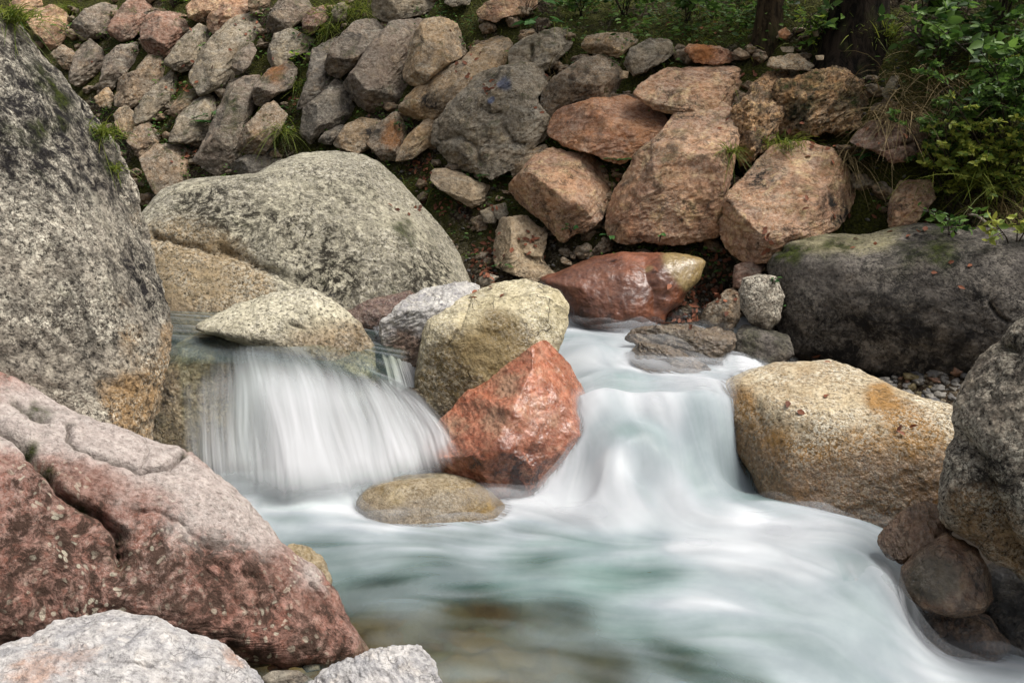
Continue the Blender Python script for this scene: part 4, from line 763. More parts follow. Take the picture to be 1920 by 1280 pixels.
# falling sheets
def fall_mat(name="falling_water", col=(0.68, 0.69, 0.71, 1), thin=(0.93, 0.96, 0.95, 1)):
    m = NT(name)
    fo = m.attr("foam")
    soft = m.vadd(m.vadd(m.n("NewGeometry").outputs["Normal"], None, 'SCALE', 0.28), (0.0, -0.16, 0.66))
    soft = m.n("VectorMath", {0: soft}, operation='NORMALIZE').outputs[0]
    d = m.n("BsdfDiffuse", {"Normal": soft, "Color": col})
    t = m.n("BsdfTranslucent", {"Color": col})
    w = m.n("MixShader", {0: 0.42}); m.set(w.inputs[1], d.outputs[0]); m.set(w.inputs[2], t.outputs[0])
    gl = m.n("BsdfGlossy", {"Roughness": 0.3}); fr = m.n("Fresnel", {"IOR": 1.33})
    c = m.n("MixShader", {0: m.math('MULTIPLY', fr.outputs[0], m.attr("gloss"))}); m.set(c.inputs[1], m.n("BsdfTransparent", {"Color": thin}).outputs[0]); m.set(c.inputs[2], gl.outputs[0])
    f = m.n("MixShader", {0: fo}); m.set(f.inputs[1], c.outputs[0]); m.set(f.inputs[2], w.outputs[0])
    m.surf(f.outputs[0]); return m.mat
MFALL = fall_mat()
def cat(vals, u):
    """smooth curve through rows of vals at u in 0..1 (Catmull-Rom)."""
    vals = np.asarray(vals, float); n = len(vals) - 1
    t = np.clip(u * n, 0, n - 1e-6); i = t.astype(int); f = (t - i)[:, None]
    g = lambda k: vals[np.clip(k, 0, n)]
    p0, p1, p2, p3 = g(i - 1), g(i), g(i + 1), g(i + 2)
    return 0.5 * (2 * p1 + (p2 - p0) * f + (2 * p0 - 5 * p1 + 4 * p2 - p3) * f ** 2 + (3 * p1 - p0 - 3 * p2 + p3) * f ** 3)
def sheet(label, back, lips, lands, dens, seed, nu=420, nv=200, off=0.0, arc=1.65, cover=1.0, soft=0.06):
    """back/lips/lands: rows of photo point + level; dens: rows (top, middle, bottom) of whiteness."""
    Bk, Lp, Ld = (np.array([at_z(*r) for r in rows]) for rows in (back, lips, lands))
    u = np.linspace(0, 1, nu); v = np.linspace(-0.25, 1.0, nv)
    b, l, d, w = cat(Bk, u), cat(Lp, u), cat(Ld, u), cat(dens, u)
    t = np.clip(v, 0, 1)[None, :, None]; s = np.clip(-v / 0.25, 0, 1)[None, :, None]
    hor = l[:, None, :] + (d - l)[:, None, :] * t ** 0.8
    Pz = l[:, None, 2] + (d - l)[:, None, 2] * (t[..., 0] ** arc)
    Pt = hor.copy(); Pt[..., 2] = Pz
    Pt = np.where(s > 0, l[:, None, :] + (b - l)[:, None, :] * s, Pt)
    # rounding of the lip
    U, Vv = np.meshgrid(u, v, indexing='ij')
    bend = 0.02 * fbm(np.stack([U.ravel() * 4, Vv.ravel() * 1.5, np.full(U.size, seed)], 1), 2, seed)
    q = lambda a, c, o, sd, r=False: fbm(np.stack([(U.ravel() + bend) * a, Vv.ravel() * c, np.full(U.size, seed * 3.1)], 1), o, sd, 0.6, r).reshape(nu, nv)
    s1, s2, s3 = q(6, 0.5, 2, seed), q(19, 0.9, 3, seed + 1), q(70, 1.6, 2, seed + 2)
    st = 1.6 * s1 + 1.0 * s2 + 0.40 * s3
    tt = np.clip(Vv, 0, 1)
    m3 = np.where(tt < 0.5, w[:, None, 0] + (w[:, None, 1] - w[:, None, 0]) * sstep(0.10, 0.50, tt), w[:, None, 1] + (w[:, None, 2] - w[:, None, 1]) * sstep(0.5, 0.95, tt))
    al = np.clip(m3 * cover + st * 0.50 * np.clip(0.2 + m3, 0, 1) * (1.15 - 0.5 * m3), 0, 1)
    edge = sstep(0, soft, U) * sstep(1, 1 - soft, U) * sstep(1.0, 0.80, Vv + 0.05 * s2) * sstep(-0.25, -0.05, Vv)
    al = al * edge
    Pt[..., 1] -= (off + 0.025 * s1 + 0.010 * s2) * (0.25 + tt)
    Pt[..., 2] += 0.012
    me = make_mesh("waterfall", Pt.reshape(-1, 3), grid_faces(nu, nv), MFALL, {"foam": al.ravel() * 0.96, "gloss": (edge * 0.10).ravel()})
    return tag(link("waterfall", me), label, kind="structure")
bk = [(310,628,.69),(350,628,.70),(395,626,.70),(440,626,.70),(500,632,.69),(560,642,.68),(620,652,.66),(670,664,.64),(706,680,.62)]
lp = [(335,655,.655),(370,645,.67),(410,641,.68),(450,642,.68),(505,650,.67),(565,660,.655),(625,672,.635),(675,690,.605),(716,712,.575)]
ld = [(352,900,.03),(378,915,.01),(420,925,0),(475,932,0),(560,940,0),(660,935,0),(745,910,.05),(815,880,.12),(868,838,.23)]
sheet("white silky waterfall spreading from the upper pool to the foam", bk, lp, ld, [(-.2,.10,.35),(-.25,.16,.45),(-.12,.18,.62),(.06,.58,.9),(.18,.90,.95),(.14,.94,.97),(.08,.84,.97),(.05,.74,.96),(.1,.78,.95)], 31, nu=560)
sheet("thinner veil of the white waterfall, nearer the pool", bk, lp, [(x + 6, y + 8, z) for x, y, z in ld], [(-.2,.02,.25),(-.3,.06,.35),(-.3,.06,.4),(-.2,.25,.6),(-.1,.46,.75),(-.1,.42,.85),(-.1,.36,.85),(-.1,.36,.85),(-.1,.4,.8)], 57, nu=560, off=0.07)
sheet("narrow white chute between the pale rounded boulder and the olive one", [(690,596,.66),(715,600,.66),(750,606,.66)], [(700,622,.62),(728,628,.62),(762,640,.60)], [(735,770,.32),(785,790,.28),(845,830,.16)], [(.15,.6,.9),(.3,.72,.95),(.35,.6,.9)], 71, nu=200, arc=1.3, soft=0.16)
sheet("white apron of water sliding past the red boulder's side", [(690,690,.56),(735,705,.52),(790,735,.42)], [(700,740,.44),(750,752,.40),(810,790,.28)], [(690,920,.01),(780,905,.02),(890,880,.05)], [(.2,.55,.9),(.35,.7,.95),(.3,.6,.8)], 83, nu=240, arc=1.2, soft=0.2)

sheet("short white fall dropping past the rounded mossy brown stone", [(1560,1040,.03),(1620,1045,.03),(1680,1060,.02)], [(1575,1075,.03),(1635,1078,.02),(1692,1098,.0)], [(1590,1165,-.10),(1650,1185,-.18),(1716,1200,-.26)], [(0,.35,.5),(.05,.5,.7),(.1,.55,.7)], 97, nu=240, arc=1.6, soft=0.2)
# fine spray over the white water: thin veils that float a few centimetres over it
MSPRAY = fall_mat("spray", (0.54, 0.56, 0.585, 1), (1, 1, 1, 1))
zs = blur(ZG, 4)
fsm = blur(fo, 6)
sp = [0, 0]
for k, (h_, sc_, sd) in enumerate([(0.020, 2.6, 201), (0.045, 2.0, 211), (0.075, 1.6, 221)]):
    nz_ = norm(lic(fbm(P3 * sc_ * 1.6, 3, sd).reshape(nx_, ny_), fu, fv, 16))
    al = np.clip(sstep(0.62, 1.0, fsm) * (0.20 + 0.13 * nz_) * (1 - 0.22 * k), 0, 0.6) * (1 - sstep(1.42, 1.6, WQ[:, 0]).reshape(nx_, ny_) * sstep(4.9, 5.1, WQ[:, 1]).reshape(nx_, ny_))
    st_ = 3
    a_ = al[::st_, ::st_]; xx, yy = WX[::st_, ::st_], WY[::st_, ::st_]
    zk = zs[::st_, ::st_] + h_ * (1 + 0.35 * nz_[::st_, ::st_])
    idx = grid_faces(*a_.shape); af = a_.ravel(); keep = af[idx].max(1) > 0.004
    used = np.unique(idx[keep]); rm = np.full(af.size, -1); rm[used] = np.arange(len(used))
    V_ = np.stack([xx.ravel(), yy.ravel(), zk.ravel()], 1)[used]
    tag(link("spray", make_mesh("spray", V_, rm[idx[keep]], MSPRAY, {"foam": af[used], "gloss": np.zeros(len(used))})), "fine white spray drifting over the foam", kind="stuff")
# ------------------------------------------------------------------ plants
def leaf_mat(name, ca, cb, rough=0.5, trans=0.42):
    m = NT(name); t = m.attr("tint")
    col = m.mix(t, S(*ca), S(*cb))
    d = m.n("BsdfPrincipled", {"Base Color": col, "Roughness": rough, "Specular IOR Level": 0.3})
    tl = m.n("BsdfTranslucent", {"Color": col}); x = m.n("MixShader", {0: trans}); m.set(x.inputs[1], d.outputs[0]); m.set(x.inputs[2], tl.outputs[0])
    m.surf(x.outputs[0]); return m.mat
ML_GREEN = leaf_mat("green_leaf", (36, 66, 28), (108, 140, 62))
ML_LIGHT = leaf_mat("light_green_leaf", (92, 132, 42), (168, 186, 74))
ML_YEL = leaf_mat("yellow_green_leaf", (84, 114, 44), (176, 178, 80))
ML_GRASS = leaf_mat("grass_blade", (58, 82, 28), (142, 150, 62))
ML_DRY = leaf_mat("dry_grass", (84, 70, 42), (142, 124, 86), 0.7, 0.15)
ML_DEAD = leaf_mat("dead_leaf", (82, 48, 34), (150, 94, 68), 0.7, 0.15)
ML_FERN = leaf_mat("fern_leaf", (48, 88, 46), (96, 140, 74))
ML_CROWN = leaf_mat("tree_leaf", (40, 66, 26), (86, 112, 44))
def twig_mat(name, a, b):
    m = NT(name); v = m.n("TexCoord").outputs["Object"]
    n = m.noise(v, 30, 5, 0.7)
    bp = m.n("Bump", {"Strength": 0.6, "Distance": 0.01, "Height": n})
    m.surf(m.n("BsdfPrincipled", {"Base Color": m.mix(m.rng(n, 0.35, 0.65), S(*a), S(*b)), "Roughness": 0.9, "Normal": bp.outputs[0]}).outputs[0]); return m.mat
MT_DARK = twig_mat("dark_twig", (30, 24, 18), (62, 50, 36)); MT_PALE = twig_mat("bleached_branch", (120, 110, 94), (176, 166, 148))
def unit(a): return a / (np.linalg.norm(a, axis=-1, keepdims=True) + 1e-9)
LEAF = np.array([(0, 0, 0), (.33, .5, .05), (.33, -.5, .05), (.70, .36, .02), (.70, -.36, .02), (1, 0, -.12), (.33, 0, -.05), (.70, 0, -.06)])
LF3 = np.array([(0, 6, 1), (0, 2, 6), (3, 7, 5), (7, 4, 5)]); LF4 = np.array([(1, 6, 7, 3), (6, 2, 4, 7)])
def leaves(P, D, Nn, L, W, tint):
    """arrays of leaves: root, direction, up, length, width -> verts, faces, tint."""
    D = unit(D); X = unit(np.cross(Nn, D)); Z = np.cross(D, X)
    V = P[:, None] + D[:, None] * (LEAF[None, :, 0:1] * L[:, None, None]) + X[:, None] * (LEAF[None, :, 1:2] * W[:, None, None]) + Z[:, None] * (LEAF[None, :, 2:3] * L[:, None, None])
    n = len(P); o = (np.arange(n) * 8)[:, None, None]
    return V.reshape(-1, 3), (o + LF3).reshape(-1, 3), (o + LF4).reshape(-1, 4), np.repeat(tint, 8)
def blades(P, D, L, W, bend, tint, k=5):
    """grass: strips that start along D and droop."""
    n = len(P); t = np.linspace(0, 1, k)[None, :, None]
    D = unit(D); H = D * [1, 1, 0] + 1e-4; H = unit(H)
    C_ = P[:, None] + D[:, None] * t * L[:, None, None] + (H[:, None] * t ** 2 * 0.35 - np.array([0, 0, 1.0]) * t ** 2 * 0.75) * (L * bend)[:, None, None]
    S_ = unit(np.cross(D, [0, 0, 1.0]) + RNG.normal(0, .3, (n, 3)))[:, None] * (W[:, None, None] * (1 - t ** 1.5) * 0.5 + 0.0004)
    V = np.stack([C_ - S_, C_ + S_], 2).reshape(n, k * 2, 3)
    q = np.array([(2 * i, 2 * i + 1, 2 * i + 3, 2 * i + 2) for i in range(k - 1)])
    return V.reshape(-1, 3), ((np.arange(n) * 2 * k)[:, None, None] + q).reshape(-1, 4), np.repeat(tint, 2 * k)
def tube(path, rad, k=6):
    path = np.asarray(path, float); rad = np.broadcast_to(rad, len(path)); T_ = unit(np.gradient(path, axis=0))
    a = unit(np.cross(T_, [0.31, 0.9, 0.2])); b = np.cross(T_, a); th = np.linspace(0, 2 * math.pi, k, endpoint=False)
    V = path[:, None] + (a[:, None] * np.cos(th)[None, :, None] + b[:, None] * np.sin(th)[None, :, None]) * np.asarray(rad)[:, None, None]
    i = np.arange(len(path) * k).reshape(len(path), k); j = np.roll(i, -1, 1)
    return V.reshape(-1, 3), np.stack([i[:-1], j[:-1], j[1:], i[1:]], -1).reshape(-1, 4)
def join(parts):
    V = []; Fq = []; o = 0
    for v, f in parts: V.append(v); Fq.append(f + o); o += len(v)
    return np.concatenate(V), np.concatenate(Fq)
def leaf_mesh(name, P, D, L, W, mat, up=(0, 0, 1), tint=None, jit=0.35):
    n = len(P); Nn = np.asarray(up, float) + RNG.normal(0, jit, (n, 3))
    v, f3, f4, t = leaves(np.asarray(P), np.asarray(D), Nn, np.asarray(L), np.asarray(W), RNG.uniform(0, 1, n) if tint is None else tint)
    return make_mesh(name, v, [f3, f4], mat, {"tint": t}, smooth=False)

bpy.context.view_layer.update()
DG = bpy.context.evaluated_depsgraph_get()
def hit(px, py):
    """where the ray through a photo point first meets rock or earth."""
    d = ray(px, py); d = d / np.linalg.norm(d); o = CAM.copy()
    for _ in range(6):
        ok, loc, nrm, idx, ob, mt = SC.ray_cast(DG, Vector(o), Vector(d))
        if not ok: return None
        if not ob.name.startswith(("water", "spray")): return np.array(loc), np.array(nrm), ob.name
        o = np.array(loc) + d * 0.01
    return None
def at_ground(px, py):
    y = wall_y(px, py); return at_y(px, py, y)

# grass tufts one can point at
def tuft(label, px, py, n, L, spread, mat, grp=None, droop=0.8, lean=(0, -0.5, 0.6), ground=None, cat="grass tuft"):
    h = hit(px, py); p = h[0] if h else at_ground(px, py)
    P = RNG.normal(0, 1, (n, 3)) * [spread, spread * 0.6, spread * 0.25]
    D = np.array(lean) + RNG.normal(0, 0.45, (n, 3))
    v, f, t = blades(P, D, RNG.uniform(0.5, 1.1, n) * L, RNG.uniform(0.6, 1.2, n) * 0.006, RNG.uniform(0.5, 1.3, n) * droop, RNG.uniform(0, 1, n))
    o = link("grass_tuft", make_mesh("grass_tuft", v, f, mat, {"tint": t}, smooth=False), p)
    return tag(o, label, cat, grp or "grass tufts")
tuft("green grass tuft growing from the crack on the huge speckled boulder's face", 185, 255, 200, 0.16, 0.05, ML_GRASS)
tuft("grass tuft hanging from the very top left corner of the huge speckled boulder", 15, 38, 260, 0.17, 0.06, ML_GRASS, lean=(0.3, -0.3, 0.7))
tuft("small grass tuft below the bigger tuft on the huge speckled boulder", 212, 318, 90, 0.09, 0.03, ML_GRASS)
tuft("arching grass tuft at the right end of the blunt grey brown rock", 528, 248, 130, 0.28, 0.05, ML_GRASS, droop=1.1)
tuft("grass tuft in the joint above the blunt grey brown rock's top", 560, 165, 90, 0.22, 0.06, ML_GRASS)
tuft("green tuft above the pale flaky slab beside a mossy ledge", 135, 20, 160, 0.25, 0.1, ML_GRASS)
tuft("grass clump spilling over the top of the wall left of the broad grey slab", 660, 25, 260, 0.30, 0.16, ML_GRASS)
tuft("grass tuft beneath the clump at the wall top, over the brown capped rock", 620, 60, 160, 0.24, 0.10, ML_GRASS)
tuft("bleached dry grass drooping over the flat brown rock", 1680, 222, 220, 0.42, 0.09, ML_DRY, droop=1.2)
tuft("dry brown grass hanging over the pale pink striated boulder's upper end", 1590, 300, 220, 0.36, 0.08, ML_DRY, droop=1.2)
tuft("green grass on the small ledge right of the ochre pocked boulder's foot", 1470, 272, 140, 0.20, 0.08, ML_GRASS)
tuft("wispy grass in the gap between the large pink boulder and the ochre one", 1368, 285, 80, 0.2, 0.03, ML_GRASS, droop=1.1)
tuft("bright green tuft at the right foot of the dark tree trunk", 1645, 70, 260, 0.24, 0.08, ML_GRASS, droop=0.4)
tuft("long grass fringe at the right edge above the bleached branch", 1890, 400, 260, 0.45, 0.16, ML_DRY, droop=1.1)
tuft("long green grass behind the leafy shrub near the right edge", 1840, 340, 260, 0.42, 0.2, ML_GRASS, droop=1.0)
tuft("dry grass bank right of the honeycombed rock", 1770, 170, 320, 0.42, 0.25, ML_DRY, droop=1.1)
tuft("thin dry grass stalks left of the coarse brown pocked rock", 1045, 130, 50, 0.3, 0.1, ML_DRY, droop=0.7)
tuft("tall pale seed grass at the right edge under the trees", 1905, 130, 160, 0.5, 0.1, ML_GRASS, droop=1.2)

# small leafy plants
def herb(name, label, px, py, mat, n=9, L=0.07, W=0.5, h=0.10, spread=0.06, cat="plant", grp="small plants on the bank", p=None):
    hh = hit(px, py); p = p if p is not None else (hh[0] if hh else at_ground(px, py))
    th = RNG.uniform(0, 2 * math.pi, n); rr = spread * np.sqrt(RNG.uniform(0.05, 1, n)); z = h * RNG.uniform(0.3, 1, n)
    tip = np.stack([rr * np.cos(th), rr * np.sin(th) - 0.02, z], 1)
    D = np.stack([np.cos(th), np.sin(th) - 0.3, RNG.uniform(-0.3, 0.3, n)], 1)
    Ls = L * RNG.uniform(0.6, 1.15, n)
    root = bpy.data.objects.new(name, None); root.location = p; root.empty_display_size = 0.05; COL.objects.link(root)
    tag(root, label, cat, grp); link("foliage", leaf_mesh("foliage", tip, D, Ls, Ls * W, mat), parent=root)
    st = [tube([(0, 0, -0.02), t * [.4, .4, .6], t], [0.0025, 0.002, 0.0012], 4) for t in tip]
    sv, sf = join(st); link("stem", make_mesh("stem", sv, sf, MT_DARK), parent=root)
    return root
herb("plant", "light green rosette plant at the pale boulder's right shoulder", 822, 356, ML_LIGHT, 12, 0.075, 0.62, 0.07, 0.05)
herb("plant", "small dark leaved plant under the pinkish tan boulder's right foot", 1070, 432, ML_FERN, 6, 0.05, 0.6, 0.05, 0.04)
herb("plant", "two leaved seedling under the large pink boulder's left corner", 1145, 446, ML_FERN, 4, 0.07, 0.5, 0.05, 0.04)
herb("plant", "seedling under the middle of the large pink boulder", 1237, 448, ML_FERN, 4, 0.06, 0.5, 0.05, 0.04)
herb("plant", "small green plant on top of the rounded grey stone by the dark boulder", 1448, 528, ML_FERN, 7, 0.04, 0.55, 0.03, 0.03)
herb("plant", "leafy sprig below the rounded grey stone's mossy top", 1472, 572, ML_FERN, 6, 0.04, 0.5, 0.03, 0.03)
herb("plant", "green plant hanging at the flat light grey slab's right edge", 395, 225, ML_FERN, 12, 0.10, 0.5, 0.08, 0.09)
herb("plant", "yellow green herb in the joint by the grey slabs in the upper wall", 565, 118, ML_LIGHT, 16, 0.07, 0.6, 0.12, 0.12)
herb("plant", "small bright bush at the top edge over the dark red boulder", 327, 14, ML_LIGHT, 60, 0.07, 0.45, 0.2, 0.14)
herb("plant", "broad leaved plant beside the pink slab at the top", 985, 40, ML_FERN, 16, 0.17, 0.55, 0.35, 0.22)
herb("plant", "lower broad leaved plant above the cracked grey block", 1010, 62, ML_FERN, 9, 0.13, 0.5, 0.14, 0.12)
herb("plant", "small plant between the wall's grey slabs under the arching grass tuft", 545, 215, ML_FERN, 10, 0.05, 0.55, 0.08, 0.07)
herb("plant", "tiny plant beside the orange stained slab", 750, 238, ML_FERN, 6, 0.06, 0.5, 0.05, 0.04)
herb("plant", "strap leaved plant drooping under the flat brown rock's left end", 1645, 300, ML_FERN, 9, 0.18, 0.22, 0.06, 0.05)
herb("plant", "small plant at the foot of the broken tan boulder", 940, 505, ML_FERN, 8, 0.05, 0.55, 0.05, 0.04)
herb("plant", "green herb patch just below the pinkish rounded rock at the upper left", 130, 60, ML_GREEN, 24, 0.06, 0.5, 0.12, 0.12)
herb("plant", "sprawling green herb left of the broad grey brown rock", 200, 75, ML_GREEN, 16, 0.06, 0.5, 0.1, 0.12)
def fern(label, px, py, n=5, L=0.22):
    hh = hit(px, py); p = hh[0]
    P, D, Ls, Ws, stems = [], [], [], [], []
    for i in range(n):
        th = math.pi * (1.05 + 0.9 * (i + 0.5) / n) + RNG.normal(0, .15); d = np.array([math.cos(th), math.sin(th) * 0.7, 0.25]); l = L * RNG.uniform(.7, 1.1)
        ts = np.linspace(0, 1, 14); path = d * ts[:, None] * l; path[:, 2] += l * (0.30 * ts - 0.42 * ts ** 2)
        stems.append(tube(path, np.linspace(0.003, 0.001, 14), 4)); sd = unit(np.cross(d, [0, 0, 1.0]))
        for k in range(2, 14):
            for sgn in (-1, 1):
                P.append(path[k]); D.append(sd * sgn + d * 0.4); Ls.append(l * 0.34 * math.sin(math.pi * (k + 1.5) / 16) + .006); Ws.append(l * 0.075)
    root = bpy.data.objects.new("fern", None); root.location = p; root.empty_display_size = 0.05; COL.objects.link(root)
    tag(root, label, "fern", "ferns"); link("foliage", leaf_mesh("foliage", P, D, np.array(Ls), np.array(Ws), ML_FERN, jit=0.1), parent=root)
    sv, sf = join(stems); link("stem", make_mesh("stem", sv, sf, MT_DARK), parent=root)
fern("fern with toothed fronds above the pale pointed slab", 932, 335, 5, 0.20)
fern("small fern under the flat orange slab", 1160, 302, 3, 0.13)
fern("fern on the flat light grey slab's right edge", 388, 232, 4, 0.16)

# leafy shrubs: many thin stems, leaves in flat sprays
def shrub(label, px, py, h, w, nst, nl, mat, L=0.055, lean=(-0.1, -0.25), cat="shrub", p=None, grp="leafy shrubs on the right bank"):
    hh = hit(px, py) if p is None else None; p = p if p is not None else hh[0]
    root = bpy.data.objects.new("shrub", None); root.location = p; root.empty_display_size = 0.1; COL.objects.link(root)
    tag(root, label, cat, grp)
    st = []; P = []; D = []
    for i in range(nst):
        tx, ty = RNG.normal(0, 0.5, 2); hgt = h * RNG.uniform(0.65, 1.05); ts = np.linspace(0, 1, 9)
        tip = np.array([tx * w + lean[0] * h, ty * w * 0.7 + lean[1] * h, hgt])
        path = np.stack([tip[0] * ts ** 1.4 + RNG.normal(0, .02), tip[1] * ts ** 1.4, tip[2] * ts], 1)
        st.append(tube(path, np.linspace(0.007, 0.002, 9) * (0.6 + h * 0.5), 5))
        for b in range(7):
            k = 0.3 + 0.7 * (b + RNG.uniform(0, 1)) / 7; o = np.array([np.interp(k, ts, path[:, j]) for j in range(3)])
            th = RNG.uniform(0, 2 * math.pi); dd = np.array([math.cos(th), math.sin(th) * .8 - .25, RNG.uniform(-.35, .65)]); bl = w * 0.5 * RNG.uniform(.4, 1) * (1.25 - k * .6)
            bp_ = o + dd * np.linspace(0, 1, 5)[:, None] * bl; bp_[:, 2] -= 0.12 * bl * np.linspace(0, 1, 5) ** 2
            st.append(tube(bp_, np.linspace(0.0025, 0.001, 5), 4))
            m_ = max(3, nl // (nst * 7))
            for q in range(m_):
                f = 0.2 + 0.8 * (q + .5) / m_; P.append(o + dd * bl * f + [0, 0, -0.12 * bl * f * f]); sd = np.cross(dd, [0, 0, 1.0]) * (1 if q % 2 else -1)
                D.append(sd * 0.9 + dd * 0.7 + RNG.normal(0, .45, 3))
    Ls = RNG.uniform(.6, 1.2, len(P)) * L
    link("foliage", leaf_mesh("foliage", P, D, Ls, Ls * RNG.uniform(.42, .6, len(P)), mat, up=(0, -0.9, 0.7), jit=0.75), parent=root)
    sv, sf = join(st); link("stem", make_mesh("stem", sv, sf, MT_DARK), parent=root)
    return root
shrub("airy yellow green shrub with dark upright stems above the massive dark boulder", 1775, 405, 0.75, 0.60, 8, 1700, ML_YEL, 0.043)
shrub("bushy yellow green shrub at the right edge behind the airy one", 1885, 395, 0.85, 0.55, 7, 1300, ML_YEL, 0.042)
shrub("dense green shrub higher up behind the airy yellow green one", 1810, 275, 0.65, 0.7, 7, 640, ML_GREEN, 0.06)
shrub("yellow green shrub in front of the grass fringe, lowest at the right edge", 1850, 385, 0.55, 0.6, 7, 1200, ML_YEL, 0.042)
shrub("young green shrub filling the bank behind the salmon pink slab", 1735, 330, 0.5, 0.5, 6, 800, ML_GREEN, 0.043)
shrub("tall green shrub at the right edge over the yellow green ones", 1890, 300, 0.7, 0.7, 7, 1200, ML_GREEN, 0.045)
shrub("small yellow leaved seedling hanging by the tip of the bleached branch", 1900, 455, 0.20, 0.24, 3, 90, ML_YEL, 0.06)
shrub("low sprig shrub on the massive dark boulder's mossy top", 1790, 440, 0.16, 0.35, 4, 110, ML_GREEN, 0.05)
shrub("dark green sapling right of the dark tree trunk", 1730, 85, 0.8, 0.55, 5, 420, ML_GREEN, 0.08)
shrub("dark green sapling at the upper right corner", 1880, 60, 0.9, 0.7, 6, 520, ML_GREEN, 0.08)
shrub("low leafy shrub under the saplings right of the dark trunk", 1760, 140, 0.45, 0.7, 6, 420, ML_GREEN, 0.07)
shrub("broad leaved shrub at the right edge half way up the bank", 1900, 215, 0.6, 0.6, 5, 360, ML_GREEN, 0.09)
shrub("small leafy shrub in front of the dark tree trunk's foot", 1560, 85, 0.32, 0.5, 5, 200, ML_GREEN, 0.07)
shrub("pale green seedling between the two tree trunks", 1520, 95, 0.26, 0.35, 4, 110, ML_LIGHT, 0.06)
shrub("leafy shrub left of the thin tree trunk", 1290, 40, 0.5, 0.7, 6, 380, ML_GREEN, 0.07)
shrub("leafy shrub at the top edge above the oblong tan rock", 1170, 30, 0.45, 0.7, 6, 360, ML_GREEN, 0.07)
shrub("low herb shrub above the cracked grey block", 1085, 30, 0.4, 0.5, 5, 260, ML_GREEN, 0.07)

# ground cover of the upper bank (nobody could count it)
def scatter(n, fn, seed):
    r = np.random.default_rng(seed); out = []
    X = r.uniform(-1, 7, n * 6); Y = r.uniform(6.8, 13, n * 6)
    keep = fn(X, Y) > r.uniform(0, 1, len(X))
    X, Y = X[keep][:n], Y[keep][:n]
    return np.stack([X, Y, z_ground(X, Y)], 1)
def cover(X, Y):
    s = (Y - 6.8) + 0.46 * (X - 1.6)
    nz_ = fbm(np.stack([X * 1.3, Y * 1.3, X * 0], 1), 3, 31)
    up = sstep(1.05, 1.35, s) * sstep(0.1, 0.9, X)
    rt = sstep(2.6, 3.1, X) * sstep(0.25, 0.5, s)
    return np.clip(np.maximum(up, rt) * (0.65 + nz_), 0, 1)
UPt = scatter(4600, cover, 3)
P, D, Ls = [], [], []
for p in UPt:
    k = RNG.integers(5, 11); h = RNG.uniform(0.06, 0.38) * (1 + 0.9 * float(sstep(2.2, 3.2, p[0])))
    for q in range(k):
        th = RNG.uniform(0, 2 * math.pi); f = (q + 1) / k
        P.append(p + [0.10 * f * math.cos(th), 0.10 * f * math.sin(th) - 0.05 * f, h * f]); D.append((math.cos(th), math.sin(th) - .35, RNG.uniform(-.35, .3))); Ls.append(RNG.uniform(.025, .068))
Ls = np.array(Ls)
ug = link("undergrowth", leaf_mesh("undergrowth", P, D, Ls, Ls * RNG.uniform(.4, .6, len(Ls)), ML_GREEN, up=(0, -.5, .9), jit=.5))
tag(ug, "dense low leafy undergrowth covering the upper right bank", kind="stuff")
GPt = scatter(9000, lambda X, Y: cover(X, Y), 4)
n = len(GPt)
v, f, t = blades(GPt, np.array([0, -.55, .7]) + RNG.normal(0, .4, (n, 3)), RNG.uniform(.08, .30, n), RNG.uniform(.003, .006, n), RNG.uniform(.5, 1.3, n), RNG.uniform(0, 1, n), 4)
tag(link("grass", make_mesh("grass", v, f, ML_GRASS, {"tint": t}, smooth=False)), "thin grass mixed into the undergrowth of the upper bank", kind="stuff")
# little plants in the joints of the wall
def jointpts(n, seed):
    r = np.random.default_rng(seed); X = r.uniform(-5, 3.2, n); s = r.uniform(-0.2, 2.6, n); Y = 6.8 - 0.46 * (X - 1.6) + s
    return np.stack([X, Y, z_ground(X, Y)], 1)
JP = jointpts(2600, 8); JP = JP[fbm(JP * 1.7, 2, 4) > 0.0]
P = (JP[:, None] + RNG.normal(0, .05, (len(JP), 6, 3)) * [1, .5, .5] + [0, -.05, .05]).reshape(-1, 3); n = len(P)
tag(link("weeds", leaf_mesh("weeds", P, RNG.normal(0, 1, (n, 3)) * [1, 1, .3] + [0, -.3, 0], RNG.uniform(.02, .05, n), RNG.uniform(.012, .026, n), ML_GREEN, up=(0, -.4, .8))), "tiny green weeds in the joints of the stone wall", kind="stuff")
JP = jointpts(2400, 9); JP = JP[fbm(JP * 1.5, 2, 6) > 0.05]; n = len(JP)
v, f, t = blades(JP + [0, -.05, .0], np.array([0, -.7, .5]) + RNG.normal(0, .5, (n, 3)), RNG.uniform(.06, .2, n), RNG.uniform(.003, .005, n), RNG.uniform(.7, 1.4, n), RNG.uniform(0, 1, n), 4)
tag(link("grass", make_mesh("grass", v, f, ML_GRASS, {"tint": t}, smooth=False)), "thin grass blades in the joints of the stone wall", kind="stuff")

